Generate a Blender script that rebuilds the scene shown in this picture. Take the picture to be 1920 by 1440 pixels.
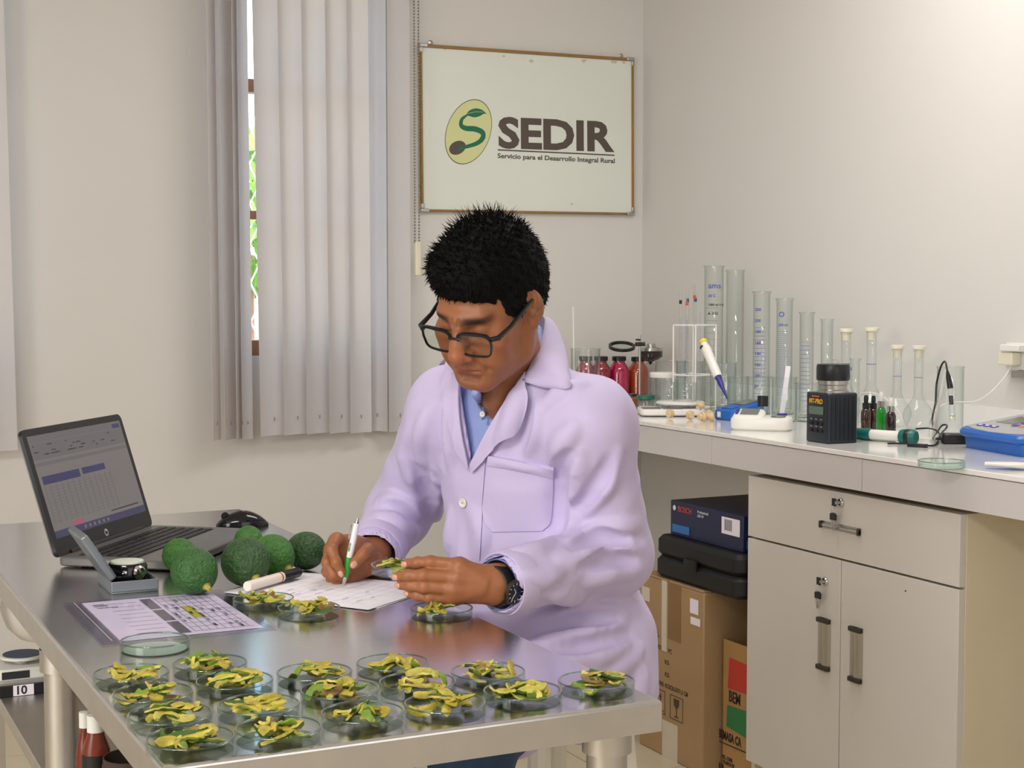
import bpy, bmesh, math, random
import numpy as np
from mathutils import Vector, Matrix, Euler
PI = math.pi
rnd = random.Random(11)
for o in list(bpy.data.objects): bpy.data.objects.remove(o)
SC = bpy.context.scene
COL = SC.collection

# ------------------------------------------------------------------ camera, light, exposure
YAW, PITCH, CAMZ, FPX = math.radians(26.0), math.atan(173/2880.0), 1.31, 2880.0
cam_d = bpy.data.cameras.new('camera'); cam = bpy.data.objects.new('camera', cam_d); COL.objects.link(cam)
cam_d.sensor_width = 36; cam_d.lens = 54.0; cam_d.clip_start = .02
cam.location = (0, 0, CAMZ); cam.rotation_euler = (PI/2-PITCH, 0, -YAW)
SC.camera = cam
SC.view_settings.view_transform = 'Standard'; SC.view_settings.look = 'None'
SC.view_settings.exposure = 0.04; SC.view_settings.gamma = 1.0
SC.view_settings.use_curve_mapping = False
SC.cycles.transparent_max_bounces = 40
SC.cycles.max_bounces = 10
SC.cycles.sample_clamp_indirect = 6.0
w = bpy.data.worlds.new('sky'); SC.world = w; w.use_nodes = True
nt = w.node_tree; bg = nt.nodes['Background']
sk = nt.nodes.new('ShaderNodeTexSky'); sk.sky_type = 'NISHITA'; sk.sun_disc = False
sk.sun_elevation = math.radians(48); sk.sun_rotation = math.radians(200); sk.air_density = 1.0; sk.dust_density = 2.0
nt.links.new(sk.outputs[0], bg.inputs[0]); bg.inputs[1].default_value = SKY_STRENGTH = 1.35
def area(name, loc, size, target, power, color):
    d = bpy.data.lights.new(name, 'AREA'); d.shape = 'RECTANGLE'; d.size, d.size_y = size
    d.energy = power; d.color = color
    o = bpy.data.objects.new(name, d); COL.objects.link(o); o.location = loc
    o.rotation_euler = (Vector(target)-Vector(loc)).to_track_quat('-Z', 'Y').to_euler()
    return o
sun_d = bpy.data.lights.new('sun', 'SUN'); sun_d.energy = 4.0; sun_d.angle = .009; sun_d.color = (1, .93, .82)
sun = bpy.data.objects.new('sun', sun_d); COL.objects.link(sun); sun.rotation_euler = (math.radians(38), 0, math.radians(70))
# added fill lamps without a modelled source, and the ceiling tube as key
area('fill_left', (-2.6, .9, 1.6), (1.6, 1.7), (2.0, 3.2, 1.1), 60, (1, .97, .95))  # added fill from the left, brightens the walls
area('fill_rear', (1.2, -1.6, 1.7), (2.4, 1.5), (1.5, 3.5, 1.2), 16, (.97, .97, 1))  # added broad fill from behind the camera, lifts the back wall
area('ceiling_tube_light', (-.9, .5, 2.62), (1.25, .16), (-.6, 1.0, 0), 50, (1, .97, .94))
area('fill_counter', (2.0, 2.9, 2.66), (.5, 1.2), (2.2, 2.9, 0), 21, (1, .97, .94))  # added overhead fill for the right wall and counter

# ------------------------------------------------------------------ projection helpers (points on real surfaces)
_F = Vector((math.sin(YAW)*math.cos(PITCH), math.cos(YAW)*math.cos(PITCH), -math.sin(PITCH)))
_R = Vector((math.cos(YAW), -math.sin(YAW), 0)); _U = _R.cross(_F); _C = Vector((0, 0, CAMZ))
def ray(x, y): return _F+_R*((x-960)/FPX)+_U*((720-y)/FPX)
def onz(x, y, z): d = ray(x, y); return _C+d*((z-CAMZ)/d.z)
def onX(x, y, X): d = ray(x, y); return _C+d*(X/d.x)
def onY(x, y, Y): d = ray(x, y); return _C+d*(Y/d.y)
def dep(x, y, z): return _C+ray(x, y)*z

# ------------------------------------------------------------------ materials
def lin(c):
    if isinstance(c, str): c = tuple(int(c[i:i+2], 16)/255 for i in (1, 3, 5))
    return tuple(x/12.92 if x <= .04045 else ((x+.055)/1.055)**2.4 for x in c)+(1,)
M = {}
def mat(name, color, rough=.5, metal=0, var=0, scale=20, bump=0, bscale=200, spec=.5, coat=0, trans=0, sub=0, stretch=None, attr=None, sheen=0, ior=None, aniso=0):
    m = bpy.data.materials.new(name); m.use_nodes = True; n = m.node_tree.nodes; L = m.node_tree.links
    b = n['Principled BSDF']; c = lin(color)
    b.inputs['Base Color'].default_value = c; b.inputs['Roughness'].default_value = rough; b.inputs['Metallic'].default_value = metal
    b.inputs['Specular IOR Level'].default_value = spec; b.inputs['Coat Weight'].default_value = coat; b.inputs['Coat Roughness'].default_value = .1
    b.inputs['Transmission Weight'].default_value = trans
    if ior: b.inputs['IOR'].default_value = ior
    if aniso: b.inputs['Anisotropic'].default_value = aniso
    if sheen: b.inputs['Sheen Weight'].default_value = sheen; b.inputs['Sheen Roughness'].default_value = .4
    if sub: b.inputs['Subsurface Weight'].default_value = sub; b.inputs['Subsurface Radius'].default_value = (1, .35, .2); b.inputs['Subsurface Scale'].default_value = .006
    tc = n.new('ShaderNodeTexCoord'); src = tc.outputs['Object']
    if stretch:
        mp = n.new('ShaderNodeMapping'); mp.inputs['Scale'].default_value = stretch; L.new(src, mp.inputs[0]); src = mp.outputs[0]
    col = None
    if attr:
        a = n.new('ShaderNodeAttribute'); a.attribute_name = attr; col = a.outputs['Color']; L.new(col, b.inputs['Base Color'])
    if var:
        t = n.new('ShaderNodeTexNoise'); t.inputs['Scale'].default_value = scale; t.inputs['Detail'].default_value = 5; L.new(src, t.inputs['Vector'])
        mx = n.new('ShaderNodeMixRGB'); mx.blend_type = 'MULTIPLY'; mx.inputs[0].default_value = 1
        r = n.new('ShaderNodeMapRange'); r.inputs['To Min'].default_value = 1-var; r.inputs['To Max'].default_value = 1+var*.6; r.inputs['From Min'].default_value = .25; r.inputs['From Max'].default_value = .75
        L.new(t.outputs[0], r.inputs[0]); L.new(r.outputs[0], mx.inputs[2])
        if col: L.new(col, mx.inputs[1])
        else: mx.inputs[1].default_value = c
        L.new(mx.outputs[0], b.inputs['Base Color'])
    if bump:
        t2 = n.new('ShaderNodeTexNoise'); t2.inputs['Scale'].default_value = bscale; t2.inputs['Detail'].default_value = 3; L.new(src, t2.inputs['Vector'])
        bp = n.new('ShaderNodeBump'); bp.inputs['Strength'].default_value = bump; bp.inputs['Distance'].default_value = .002
        L.new(t2.outputs[0], bp.inputs['Height']); L.new(bp.outputs[0], b.inputs['Normal'])
    M[name] = m; return m
def glass(name, tint='#f4faf6', edge='#b9d2c4', rough=.02, refl=1.0):
    """thin blown glass: transparent, tinted more where it is seen edge on, with Fresnel reflection"""
    m = bpy.data.materials.new(name); m.use_nodes = True; n = m.node_tree.nodes; L = m.node_tree.links
    n.remove(n['Principled BSDF']); out = n['Material Output']
    lw = n.new('ShaderNodeLayerWeight'); lw.inputs[0].default_value = .25
    mc = n.new('ShaderNodeMixRGB'); mc.inputs[1].default_value = lin(tint); mc.inputs[2].default_value = lin(edge); L.new(lw.outputs['Facing'], mc.inputs[0])
    tr = n.new('ShaderNodeBsdfTransparent'); L.new(mc.outputs[0], tr.inputs[0])
    gl = n.new('ShaderNodeBsdfGlossy'); gl.inputs['Roughness'].default_value = rough
    lf = n.new('ShaderNodeLayerWeight'); lf.inputs[0].default_value = .5          # Schlick: 0.04 face on, rising edge on
    pw = n.new('ShaderNodeMath'); pw.operation = 'POWER'; pw.inputs[1].default_value = 4.5; L.new(lf.outputs['Facing'], pw.inputs[0])
    ml = n.new('ShaderNodeMath'); ml.operation = 'MULTIPLY_ADD'; ml.inputs[1].default_value = .85*refl; ml.inputs[2].default_value = .04*refl; L.new(pw.outputs[0], ml.inputs[0])
    ms = n.new('ShaderNodeMixShader'); L.new(ml.outputs[0], ms.inputs[0]); L.new(tr.outputs[0], ms.inputs[1]); L.new(gl.outputs[0], ms.inputs[2])
    L.new(ms.outputs[0], out.inputs[0]); M[name] = m; return m
def emit(name, color, strength):
    m = bpy.data.materials.new(name); m.use_nodes = True; b = m.node_tree.nodes['Principled BSDF']
    b.inputs['Base Color'].default_value = (0.01, .01, .01, 1); b.inputs['Roughness'].default_value = .25
    b.inputs['Emission Color'].default_value = lin(color); b.inputs['Emission Strength'].default_value = strength; M[name] = m; return m
def translucent(name, color, t=.35):
    m = bpy.data.materials.new(name); m.use_nodes = True; n = m.node_tree.nodes; L = m.node_tree.links
    b = n['Principled BSDF']; b.inputs['Base Color'].default_value = lin(color); b.inputs['Roughness'].default_value = .55; b.inputs['Specular IOR Level'].default_value = .3
    tr = n.new('ShaderNodeBsdfTranslucent'); tr.inputs[0].default_value = lin(color)
    ms = n.new('ShaderNodeMixShader'); ms.inputs[0].default_value = t
    L.new(b.outputs[0], ms.inputs[1]); tr.inputs[0].default_value = lin('#ffecd8'); L.new(tr.outputs[0], ms.inputs[2]); L.new(ms.outputs[0], n['Material Output'].inputs[0]); M[name] = m; return m

# ------------------------------------------------------------------ mesh builder
def rotz(a): return Matrix.Rotation(a, 4, 'Z')
def axis_m(a, b):
    """matrix whose Z runs from a to b, origin a"""
    a, b = Vector(a), Vector(b); q = (b-a).to_track_quat('Z', 'Y')
    return Matrix.Translation(a) @ q.to_matrix().to_4x4()
class MB:
    def __init__(s): s.v = []; s.f = []; s.m = []; s.mi = 0
    def add(s, vs, fs, T=None):
        k = len(s.v)
        for p in vs:
            p = Vector(p); s.v.append(T @ p if T else p)
        for f in fs: s.f.append([i+k for i in f]); s.m.append(s.mi)
        return s
    def box(s, lo, hi, T=None):
        (a, b, c), (d, e, f) = lo, hi
        return s.add([(a,b,c),(d,b,c),(d,e,c),(a,e,c),(a,b,f),(d,b,f),(d,e,f),(a,e,f)], [(0,3,2,1),(4,5,6,7),(0,1,5,4),(1,2,6,5),(2,3,7,6),(3,0,4,7)], T)
    def cbox(s, c, sz, T=None):
        return s.box([c[i]-sz[i]/2 for i in range(3)], [c[i]+sz[i]/2 for i in range(3)], T)
    def rbox(s, lo, hi, r, seg=3, T=None, ch=0):
        """box with rounded vertical edges (and chamfered top/bottom edges)"""
        def ring(ins, z):
            out = []
            for cx, cy, a0 in ((hi[0]-r, hi[1]-r, 0), (lo[0]+r, hi[1]-r, PI/2), (lo[0]+r, lo[1]+r, PI), (hi[0]-r, lo[1]+r, 1.5*PI)):
                for k in range(seg+1):
                    a = a0+PI/2*k/seg; out.append((cx+(r-ins)*math.cos(a), cy+(r-ins)*math.sin(a), z))
            return out
        rr = [ring(ch, lo[2]), ring(0, lo[2]+ch), ring(0, hi[2]-ch), ring(ch, hi[2])] if ch else [ring(0, lo[2]), ring(0, hi[2])]
        return s.loft(rr, T=T)
    def loft(s, rings, cap=True, T=None, close=True):
        n = len(rings[0]); vs = [p for r in rings for p in r]; fs = []
        for i in range(len(rings)-1):
            for j in range(n if close else n-1):
                fs.append((i*n+j, i*n+(j+1) % n, (i+1)*n+(j+1) % n, (i+1)*n+j))
        if cap: fs.append(tuple(range(n-1, -1, -1))); fs.append(tuple(range((len(rings)-1)*n, len(rings)*n)))
        return s.add(vs, fs, T)
    def lathe(s, prof, n=24, T=None, cap=False):
        rings = [[(r*math.cos(2*PI*k/n), r*math.sin(2*PI*k/n), z) for k in range(n)] for r, z in prof]
        return s.loft(rings, cap, T)
    def cyl(s, a, b, r, n=16, r2=None):
        T = axis_m(a, b); h = (Vector(b)-Vector(a)).length
        return s.lathe([(r, 0), (r if r2 is None else r2, h)], n, T, True)
    def tube(s, pts, r, n=8, cap=True):
        pts = [Vector(p) for p in pts]; rs = r if isinstance(r, (list, tuple)) else [r]*len(pts)
        rings = []; up = None
        for i, p in enumerate(pts):
            t = (pts[min(i+1, len(pts)-1)]-pts[max(i-1, 0)]).normalized()
            if up is None: up = Vector((0,0,1)) if abs(t.z) < .9 else Vector((1,0,0))
            x = t.cross(up).normalized(); up = x.cross(t)
            rings.append([p+(x*math.cos(2*PI*k/n)+up*math.sin(2*PI*k/n))*rs[i] for k in range(n)])
        return s.loft(rings, cap)
    def prism(s, poly, z0, z1, T=None):
        return s.loft([[(x, y, z0) for x, y in poly], [(x, y, z1) for x, y in poly]], True, T)
    def sphere(s, c, r, n=12, T=None):
        r = (r, r, r) if not isinstance(r, (tuple, list)) else r; c = Vector(c)
        rings = []
        for i in range(n//2+1):
            a = -PI/2+PI*i/(n//2); a = max(min(a, PI/2-.02), -PI/2+.02)
            rings.append([(c.x+r[0]*math.cos(a)*math.cos(2*PI*k/n), c.y+r[1]*math.cos(a)*math.sin(2*PI*k/n), c.z+r[2]*math.sin(a)) for k in range(n)])
        return s.loft(rings, True, T)
    def quad(s, a, b, c, d, T=None): return s.add([a, b, c, d], [(0, 1, 2, 3)], T)
    def mesh(s, name, mats, angle=35):
        me = bpy.data.meshes.new(name); me.from_pydata([tuple(p) for p in s.v], [], s.f)
        for m in (mats if isinstance(mats, (list, tuple)) else [mats]): me.materials.append(M[m] if isinstance(m, str) else m)
        me.polygons.foreach_set('material_index', s.m)
        me.polygons.foreach_set('use_smooth', [True]*len(s.f)); me.update()
        bm = bmesh.new(); bm.from_mesh(me); bmesh.ops.recalc_face_normals(bm, faces=bm.faces); bm.to_mesh(me); bm.free()
        me.set_sharp_from_angle(angle=math.radians(angle)); return me
    def build(s, name, mats, parent=None, bevel=0, angle=35, seg=2):
        o = bpy.data.objects.new(name, s.mesh(name, mats, angle)); COL.objects.link(o)
        if parent: o.parent = parent
        if bevel:
            b = o.modifiers.new('bevel', 'BEVEL'); b.width = bevel; b.segments = seg; b.limit_method = 'ANGLE'; b.angle_limit = math.radians(50); b.harden_normals = False
        return o
def empty(name, label, cat, loc=(0, 0, 0), rz=0, group=None, rot=None):
    o = bpy.data.objects.new(name, None); COL.objects.link(o); o.location = loc
    o.rotation_euler = rot if rot is not None else (0, 0, rz); o.empty_display_size = .05
    return tag(o, label, cat, group)
def tag(o, label=None, cat=None, group=None, kind=None):
    if label: o['label'] = label
    if cat: o['category'] = cat
    if group: o['group'] = group
    if kind: o['kind'] = kind
    return o
def struct(o): o['kind'] = 'structure'; return o
def copy_tree(o, parent=None):
    c = o.copy(); COL.objects.link(c)
    if parent: c.parent = parent
    for ch in list(o.children):
        d = ch.copy(); COL.objects.link(d); d.parent = c
        for g in list(ch.children):
            e = g.copy(); COL.objects.link(e); e.parent = d
    return c
def text(name, body, size, m, parent=None, T=None, bold=0, ext=.0002, sx=1.0, align='LEFT', spacing=1.0):
    """flat lettering as a thin mesh; local X runs along the line, Y up, Z out of the surface"""
    cu = bpy.data.curves.new(name, 'FONT'); cu.body = body; cu.size = size; cu.offset = bold; cu.extrude = ext; cu.align_x = align; cu.resolution_u = 3; cu.space_character = spacing
    t = bpy.data.objects.new(name+'_src', cu); COL.objects.link(t)
    me = bpy.data.meshes.new_from_object(t.evaluated_get(bpy.context.evaluated_depsgraph_get())); bpy.data.objects.remove(t); bpy.data.curves.remove(cu)
    TT = (T or Matrix()) @ Matrix.Diagonal((sx, 1, 1, 1)); me.transform(TT); me.materials.clear(); me.materials.append(M[m]); me.name = name
    o = bpy.data.objects.new(name, me); COL.objects.link(o)
    if parent: o.parent = parent
    return o
def face_m(o, xdir, ydir):
    """matrix with X along xdir, Y along ydir at origin o"""
    x = Vector(xdir).normalized(); z = x.cross(Vector(ydir)).normalized(); y = z.cross(x)
    m = Matrix.Identity(4)
    for i in range(3): m[i][0], m[i][1], m[i][2], m[i][3] = x[i], y[i], z[i], Vector(o)[i]
    return m
def arc(pts, n=8):
    """Catmull-Rom through points"""
    P = [Vector(p) for p in pts]; P = [2*P[0]-P[1]]+P+[2*P[-1]-P[-2]]; out = []
    for i in range(1, len(P)-2):
        for k in range(n):
            t = k/n; a, b, c, d = P[i-1:i+3]
            out.append(.5*((2*b)+(c-a)*t+(2*a-5*b+4*c-d)*t*t+(3*b-a-3*c+d)*t**3))
    out.append(P[-2]); return out

mat('wall_paint', '#d7d4cf', .55, var=.02, scale=1.5, bump=.05, bscale=90)
mat('ceiling_paint', '#e6e3df', .8)
mat('floor_tile', '#c8bba0', .35, var=.08, scale=6)
mat('steel', '#d8d7d6', .19, 1, var=.05, scale=5, bump=.03, bscale=60, stretch=(1, 12, 1))
mat('steel_edge', '#cdc9c4', .42, 1, var=.06, scale=20)
mat('chrome', '#d8d8d8', .12, 1)
mat('nickel', '#b8b6b0', .28, 1)
mat('laminate', '#eceae6', .12, var=.02, scale=8, coat=.4)
mat('apron_white', '#cfcac8', .35, var=.02, scale=4)
mat('cabinet_white', '#d4cec6', .42, var=.025, scale=3)
mat('cabinet_side', '#dccfb4', .5, var=.04, scale=5)
mat('joint_dark', '#5a5148', .8)
mat('black_plastic', '#15171a', .35, bump=.05)
mat('black_matte', '#0b0c0e', .6)
mat('black_gloss', '#0a0b10', .12)
mat('white_plastic', '#e9e6e0', .3)
mat('cream_plastic', '#e3dcc4', .4)
mat('paper', '#efeaf4', .7)
mat('paper_white', '#f3f0f6', .7)
mat('ink_black', '#26242a', .7)
mat('ink_grey', '#8c8794', .7)
mat('ink_blue', '#2c3fae', .6)
mat('ink_white', '#d8d8d8', .6)
translucent('slat', '#dadee6', .36)
mat('brown_frame', '#9a6a48', .5, var=.1, scale=10)
glass('clear_glass', '#fcfdfd', '#e0e8e4')
glass('window_glass', '#fbfdfd', '#e0ece8')
glass('dish_glass', '#fefffe', '#e8f1ec', .02, .6)
glass('rim_glass', '#cfe0d7', '#9dbcae', .05, 2.6)
# ------------------------------------------------------------------ room shell
XW, YW, ZC = 2.93, 4.91, 2.72
XL, YF = -2.9, -1.9
def slab(name, lo, hi, m): return struct(MB().box(lo, hi).build(name, m))
# floor of square tiles: each tile a piece with recessed joints
fl = slab('floor', (XL-.1, YF-.1, -.06), (XW+.1, YW+.1, -.004), 'joint_dark')
px_, py_ = (XW-XL)/13, (YW-YF)/15
tm = MB().box((-px_/2+.0015, -py_/2+.0015, -.004), (px_/2-.0015, py_/2-.0015, 0)).mesh('tile', 'floor_tile')
for i in range(13):
    for j in range(15):
        t = bpy.data.objects.new('tile', tm); COL.objects.link(t); t.parent = fl
        t.location = (XL+px_*(i+.5), YF+py_*(j+.5), 0)
slab('ceiling', (XL-.1, YF-.1, ZC), (XW+.1, YW+.1, ZC+.1), 'ceiling_paint')
slab('wall_right', (XW, YF, 0), (XW+.15, YW+.15, ZC), 'wall_paint')
slab('wall_left', (XL-.15, YF, 0), (XL, YW+.15, ZC), 'wall_paint')
slab('wall_front', (XL, YF-.15, 0), (XW, YF, ZC), 'wall_paint')
# back wall with two window openings
w1a, w1b, w1z0, w1z1 = onY(432, 660, YW).x, onY(718, 660, YW).x, onY(470, 668, YW).z, 2.42
w2a, w2b = onY(-560, 660, YW).x, onY(12, 660, YW).x
mb = MB()
for x0, x1, z0, z1 in ((XL, w2a, 0, ZC), (w2b, w1a, 0, ZC), (w1b, XW, 0, ZC), (w2a, w2b, 0, w1z0), (w2a, w2b, w1z1, ZC), (w1a, w1b, 0, w1z0), (w1a, w1b, w1z1, ZC)):
    mb.box((x0, YW, z0), (x1, YW+.15, z1))
struct(mb.build('wall_back', 'wall_paint'))
def window(n, a, b, z0, z1):
    e = bpy.data.objects.new('window_%d' % n, None); COL.objects.link(e); e.location = ((a+b)/2, YW+.09, z0); struct(e)
    hw = (b-a)/2; h = z1-z0; t = .05
    fr = MB()
    fr.box((-hw, -.035, 0), (-hw+t, .035, h)); fr.box((hw-t, -.035, 0), (hw, .035, h))
    fr.box((-hw+t, -.035, 0), (hw-t, .035, t)); fr.box((-hw+t, -.035, h-t), (hw-t, .035, h))
    fr.build('window_frame', 'brown_frame', e, .003)
    zt = onY(470, 160, YW+.06).z-z0; zm = onY(478, 403, YW+.06).z-z0
    MB().box((-hw+t, -.03, zt-.022), (hw-t, .03, zt+.022)).build('transom_bar', 'brown_frame', e, .003)
    MB().box((-hw+t, -.025, zm-.014), (hw-t, .025, zm+.014)).build('crossbar', 'brown_frame', e, .003)
    MB().box((-hw+t, -.003, t), (hw-t, .003, zt-.022)).build('pane', 'window_glass', e)
    MB().box((-hw+t, -.003, zt+.022), (hw-t, .003, h-t)).build('pane', 'window_glass', e)
window(1, w1a, w1b, w1z0, w1z1); window(2, w2a, w2b, w1z0, w1z1)
# skirting along the back wall and under the counter
slab('baseboard_back', (XL, YW-.012, 0), (XW, YW, .08), 'cabinet_white')
slab('baseboard_right', (XW-.012, YF, 0), (XW, YW-.012, .08), 'cabinet_white')
slab('trim_1', (XW-.018, 1.0, CT_Z := .937), (XW, YW, 1.005), 'laminate')   # tiled lip behind the counter

# outside: paved yard, a chain-link fence and a green bush
mat('yard', '#e8dcc8', .9, var=.1, scale=3); mat('leaf', '#7fae3a', .6, var=.25, scale=8); mat('fence_wire', '#c9c9c4', .5, .6)
struct(MB().box((-8, YW+.3, -.1), (8, 16, -.02)).build('ground_outside', 'yard'))
fe = empty('chain_link_fence', 'wire chain-link fence outside the window behind the blind', 'fence', (1.6, 6.9, 0))
fm = MB(); pz = 2.2
for k in range(-14, 42):
    x = -1.6+k*.09
    for sgn in (1, -1):
        p0 = [x, 0, 0] if sgn > 0 else [x+0, 0, 0]
        q0 = [x+sgn*1.1, 0, pz]
        if -1.6 < x < 2.2: fm.tube([p0, q0], .004, 4)
tag(fm.build('wire_mesh', 'fence_wire', fe), kind='stuff')
for x in (-1.6, .2, 2.2): MB().cyl((x, 0, -.02), (x, 0, 2.25), .025, 10).build('post', 'fence_wire', fe)
bu = empty('bush', 'green leafy bush growing beyond the fence outside', 'bush', (2.25, 7.8, 0))
lm = MB(); r2 = random.Random(5)
for k in range(2600):
    a, b = r2.uniform(0, 2*PI), math.acos(r2.uniform(-1, 1)); rr = r2.uniform(.72, 1)
    c = Vector((1.3*rr*math.sin(b)*math.cos(a), .6*rr*math.sin(b)*math.sin(a), 1.72+.42*rr*math.cos(b)))
    R = Euler((r2.uniform(0, 6), r2.uniform(0, 6), r2.uniform(0, 6))).to_matrix(); s = r2.uniform(.04, .08)
    lm.add([c+R@Vector(p)*s for p in ((-1, 0, 0), (0, -.45, .1), (1, 0, 0), (0, .45, .1))], [(0, 1, 2, 3)])
tag(lm.build('foliage', 'leaf', bu), kind='stuff')
MB().cyl((0, 0, -.02), (0, 0, 1.5), .06, 8).build('trunk', 'brown_frame', bu)

# ------------------------------------------------------------------ vertical blinds
def slat_mesh(wd, h, bow=.011, n=6):
    m = MB(); top, bot = [], []
    pts = [(-wd/2+wd*i/n, bow*(1-(2*i/n-1)**2)) for i in range(n+1)]
    poly = pts+[(x, y+.0008) for x, y in reversed(pts)]
    m.prism(poly, 0, h); return m
def blind(name, label, specs, yoff):
    e = empty(name, label, 'blind', (specs[0][0], YW-yoff, 0))
    for (x, dy, zb, wd, ang, tilt) in specs:
        o = slat_mesh(wd, 2.5-zb).build('slat', 'slat', e, angle=60)
        o.location = (x-e.location.x, dy, zb); o.rotation_euler = (0, tilt, ang)
        # little weight slot near the bottom hem
        MB().cbox((.0, -.0012, .055), (.003, .002, .012)).build('weight_slot', 'ink_grey', o)
    xs = [s[0] for s in specs]; MB().box((min(xs)-e.location.x-.08, -.02, 2.5), (max(xs)-e.location.x+.08, .02, 2.545)).build('head_rail', 'white_plastic', e, .003)
    return e
yb = .085
def bx(px, py=500): return onY(px, py, YW-yb).x
def bz(px, py): return onY(px, py, YW-yb).z
sp = []
# left stack, turned nearly edge on
sp.append((bx(398), -.035, bz(418, 824), .085, math.radians(58), -.012)); sp.append((bx(428), -.01, bz(440, 824), .089, math.radians(50), -.010)); sp.append((bx(451), .0, bz(455, 824), .089, math.radians(52), -.008)); sp.append((bx(463), .01, bz(465, 825), .06, math.radians(40), -.006))
# the closed run, each overlapping the next
for i, (px, py, wd, a) in enumerate(((512, 817, .105, 16), (556, 815, .105, 19), (598, 813, .105, 20), (640, 812, .105, 22), (677, 812, .085, 14))):
    sp.append((bx(px), .002*i, bz(px, py), wd, math.radians(a), -.012+.002*i))
sp.append((bx(712), .03, bz(712, 810), .08, math.radians(-52), 0)); sp.append((bx(749), 0, bz(749, 809), .092, math.radians(14), 0))
bl = blind('vertical_blind', 'white vertical slat blind drawn across the window beside the whiteboard', sp, yb)
# bead chain with its weight
cx0 = bx(777, 200)-bl.location.x; cx1 = bx(785, 200)-bl.location.x; cz = bz(781, 458)
ch = MB()
for sx in (cx0, cx1):
    z = cz+.012
    while z < 2.49:
        ch.sphere((sx, -.0, z), .0042, 6); z += .0105
for k in range(5):
    a = PI*k/4; ch.sphere(((cx0+cx1)/2+(cx1-cx0)/2*math.cos(a), 0, cz+.006-.008*math.sin(a)), .0042, 6)
mat('bead', '#8d8574', .4); ch.build('bead_chain', 'bead', bl)
wt = MB().rbox((-.011, -.009, 0), (.011, .009, .115), .005, 3, ch=.003).build('chain_weight', 'cream_plastic', bl, 0); wt.location = ((cx0+cx1)/2+.002, 0, bz(783, 517))
sp2 = [(bx(-60-45*i), 0, bz(0, 848), .105, math.radians(15), 0) for i in range(10)]
sp2.insert(0, (bx(-10), -.01, bz(10, 846), .115, math.radians(12), -.012))
blind('vertical_blind', 'white vertical blind slat at the far left edge of the photo', sp2, yb)

# ------------------------------------------------------------------ whiteboard with the logo
mat('board_white', '#dfe3da', .32, var=.03, scale=3); mat('frame_wood', '#94703c', .45, var=.15, scale=30, stretch=(1, 1, 8))
mat('logo_brown', '#554941', .5); mat('logo_green', '#0f6a4c', .5); mat('logo_lime', '#d3d69b', .5); mat('stain', '#c9c0a4', .6)
p00, p10, p01, p11 = onY(789, 396, YW-.02), onY(1187, 403, YW-.02), onY(790, 82, YW-.02), onY(1191, 109, YW-.02)
BW = ((p10-p00).length+(p11-p01).length)/2; BH = ((p01-p00).length+(p11-p10).length)/2
bc = (p00+p10+p01+p11)/4; tilt = math.atan2(p10.z-p00.z+p11.z-p01.z, p10.x-p00.x+p11.x-p01.x)
wb = empty('whiteboard', 'framed white sign board with a seedling logo on the back wall', 'sign board', (bc.x, YW, bc.z), rot=(PI/2, 0, 0))
wb.rotation_euler = (Matrix.Rotation(-tilt, 4, 'Y') @ Matrix.Rotation(PI/2, 4, 'X')).to_euler()
# local: X right, Y up, Z toward the room
MB().box((-BW/2+.004, -BH/2+.004, .002), (BW/2-.004, BH/2-.004, .014)).build('board_panel', 'board_white', wb)
t = .011
MB().box((-BW/2, BH/2-t, 0), (BW/2, BH/2, .02)).build('frame_rail', 'frame_wood', wb, .002)
MB().box((-BW/2, -BH/2, 0), (BW/2, -BH/2+t*.7, .02)).build('frame_rail', 'frame_wood', wb, .002)
MB().box((-BW/2, -BH/2+t, 0), (-BW/2+t*.7, BH/2-t, .02)).build('frame_stile', 'frame_wood', wb, .002)
MB().box((BW/2-t*.7, -BH/2+t, 0), (BW/2, BH/2-t, .02)).build('frame_stile', 'frame_wood', wb, .002)
for sx in (-1, 1):
    for sy in (-1, 1):
        c = MB(); x, y = sx*BW/2, sy*BH/2
        c.box((min(x+sx*.002, x-sx*.028), min(y+sy*.002, y-sy*.01), -.0), (max(x+sx*.002, x-sx*.028), max(y+sy*.002, y-sy*.01), .022))
        c.box((min(x+sx*.002, x-sx*.01), min(y-sy*.01, y-sy*.028), -.0), (max(x+sx*.002, x-sx*.01), max(y-sy*.01, y-sy*.028), .022))
        c.build('corner_cap', 'nickel', wb, .002)
for x in (-BW/2+.045, BW/2-.045):
    c = MB().lathe([(.004, 0), (.009, .001), (.009, .004), (.004, .006)], 10, Matrix.Translation((x, BH/2+.008, 0)), True); c.box((x-.003, BH/2-.002, 0), (x+.003, BH/2+.01, .003)); c.build('hanger', 'nickel', wb)
Tb = wb.matrix_basis.inverted()
def bp(x, y, z=.0146):
    q = Tb @ onY(x, y, YW-.016); return Vector((q.x, q.y, z))
# logo: oval, seed, stem, leaf
def bpoly(name, pts, m, z0, z1):
    MB().prism([(p.x, p.y) for p in pts], z0, z1).build(name, m, wb)
oc = bp(879, 247); e0 = bp(912, 204)-oc
def oval(s):
    out = []; ax = Vector((.44, .898)); ay = Vector((.898, -.44)); A, B = .1195*s, .0815*s
    for k in range(48):
        t = 2*PI*k/48; q = ax*math.cos(t)*A+ay*math.sin(t)*B; out.append(Vector((oc.x+q.x, oc.y+q.y, 0)))
    return out
bpoly('logo_outline', oval(1.0), 'logo_brown', .0140, .0144); bpoly('logo_oval', oval(.975), 'logo_lime', .0144, .0147)
def z4(x, y): return bp(760+x/4, 60+y/4)
lf = arc([z4(455, 625), z4(480, 590), z4(525, 573), z4(575, 583), z4(612, 615)], 5)+arc([z4(590, 612), z4(560, 630), z4(520, 640), z4(480, 630)], 5)
bpoly('logo_leaf', lf, 'logo_green', .0147, .0150)
sd = []
c0 = z4(392, 868)
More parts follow.
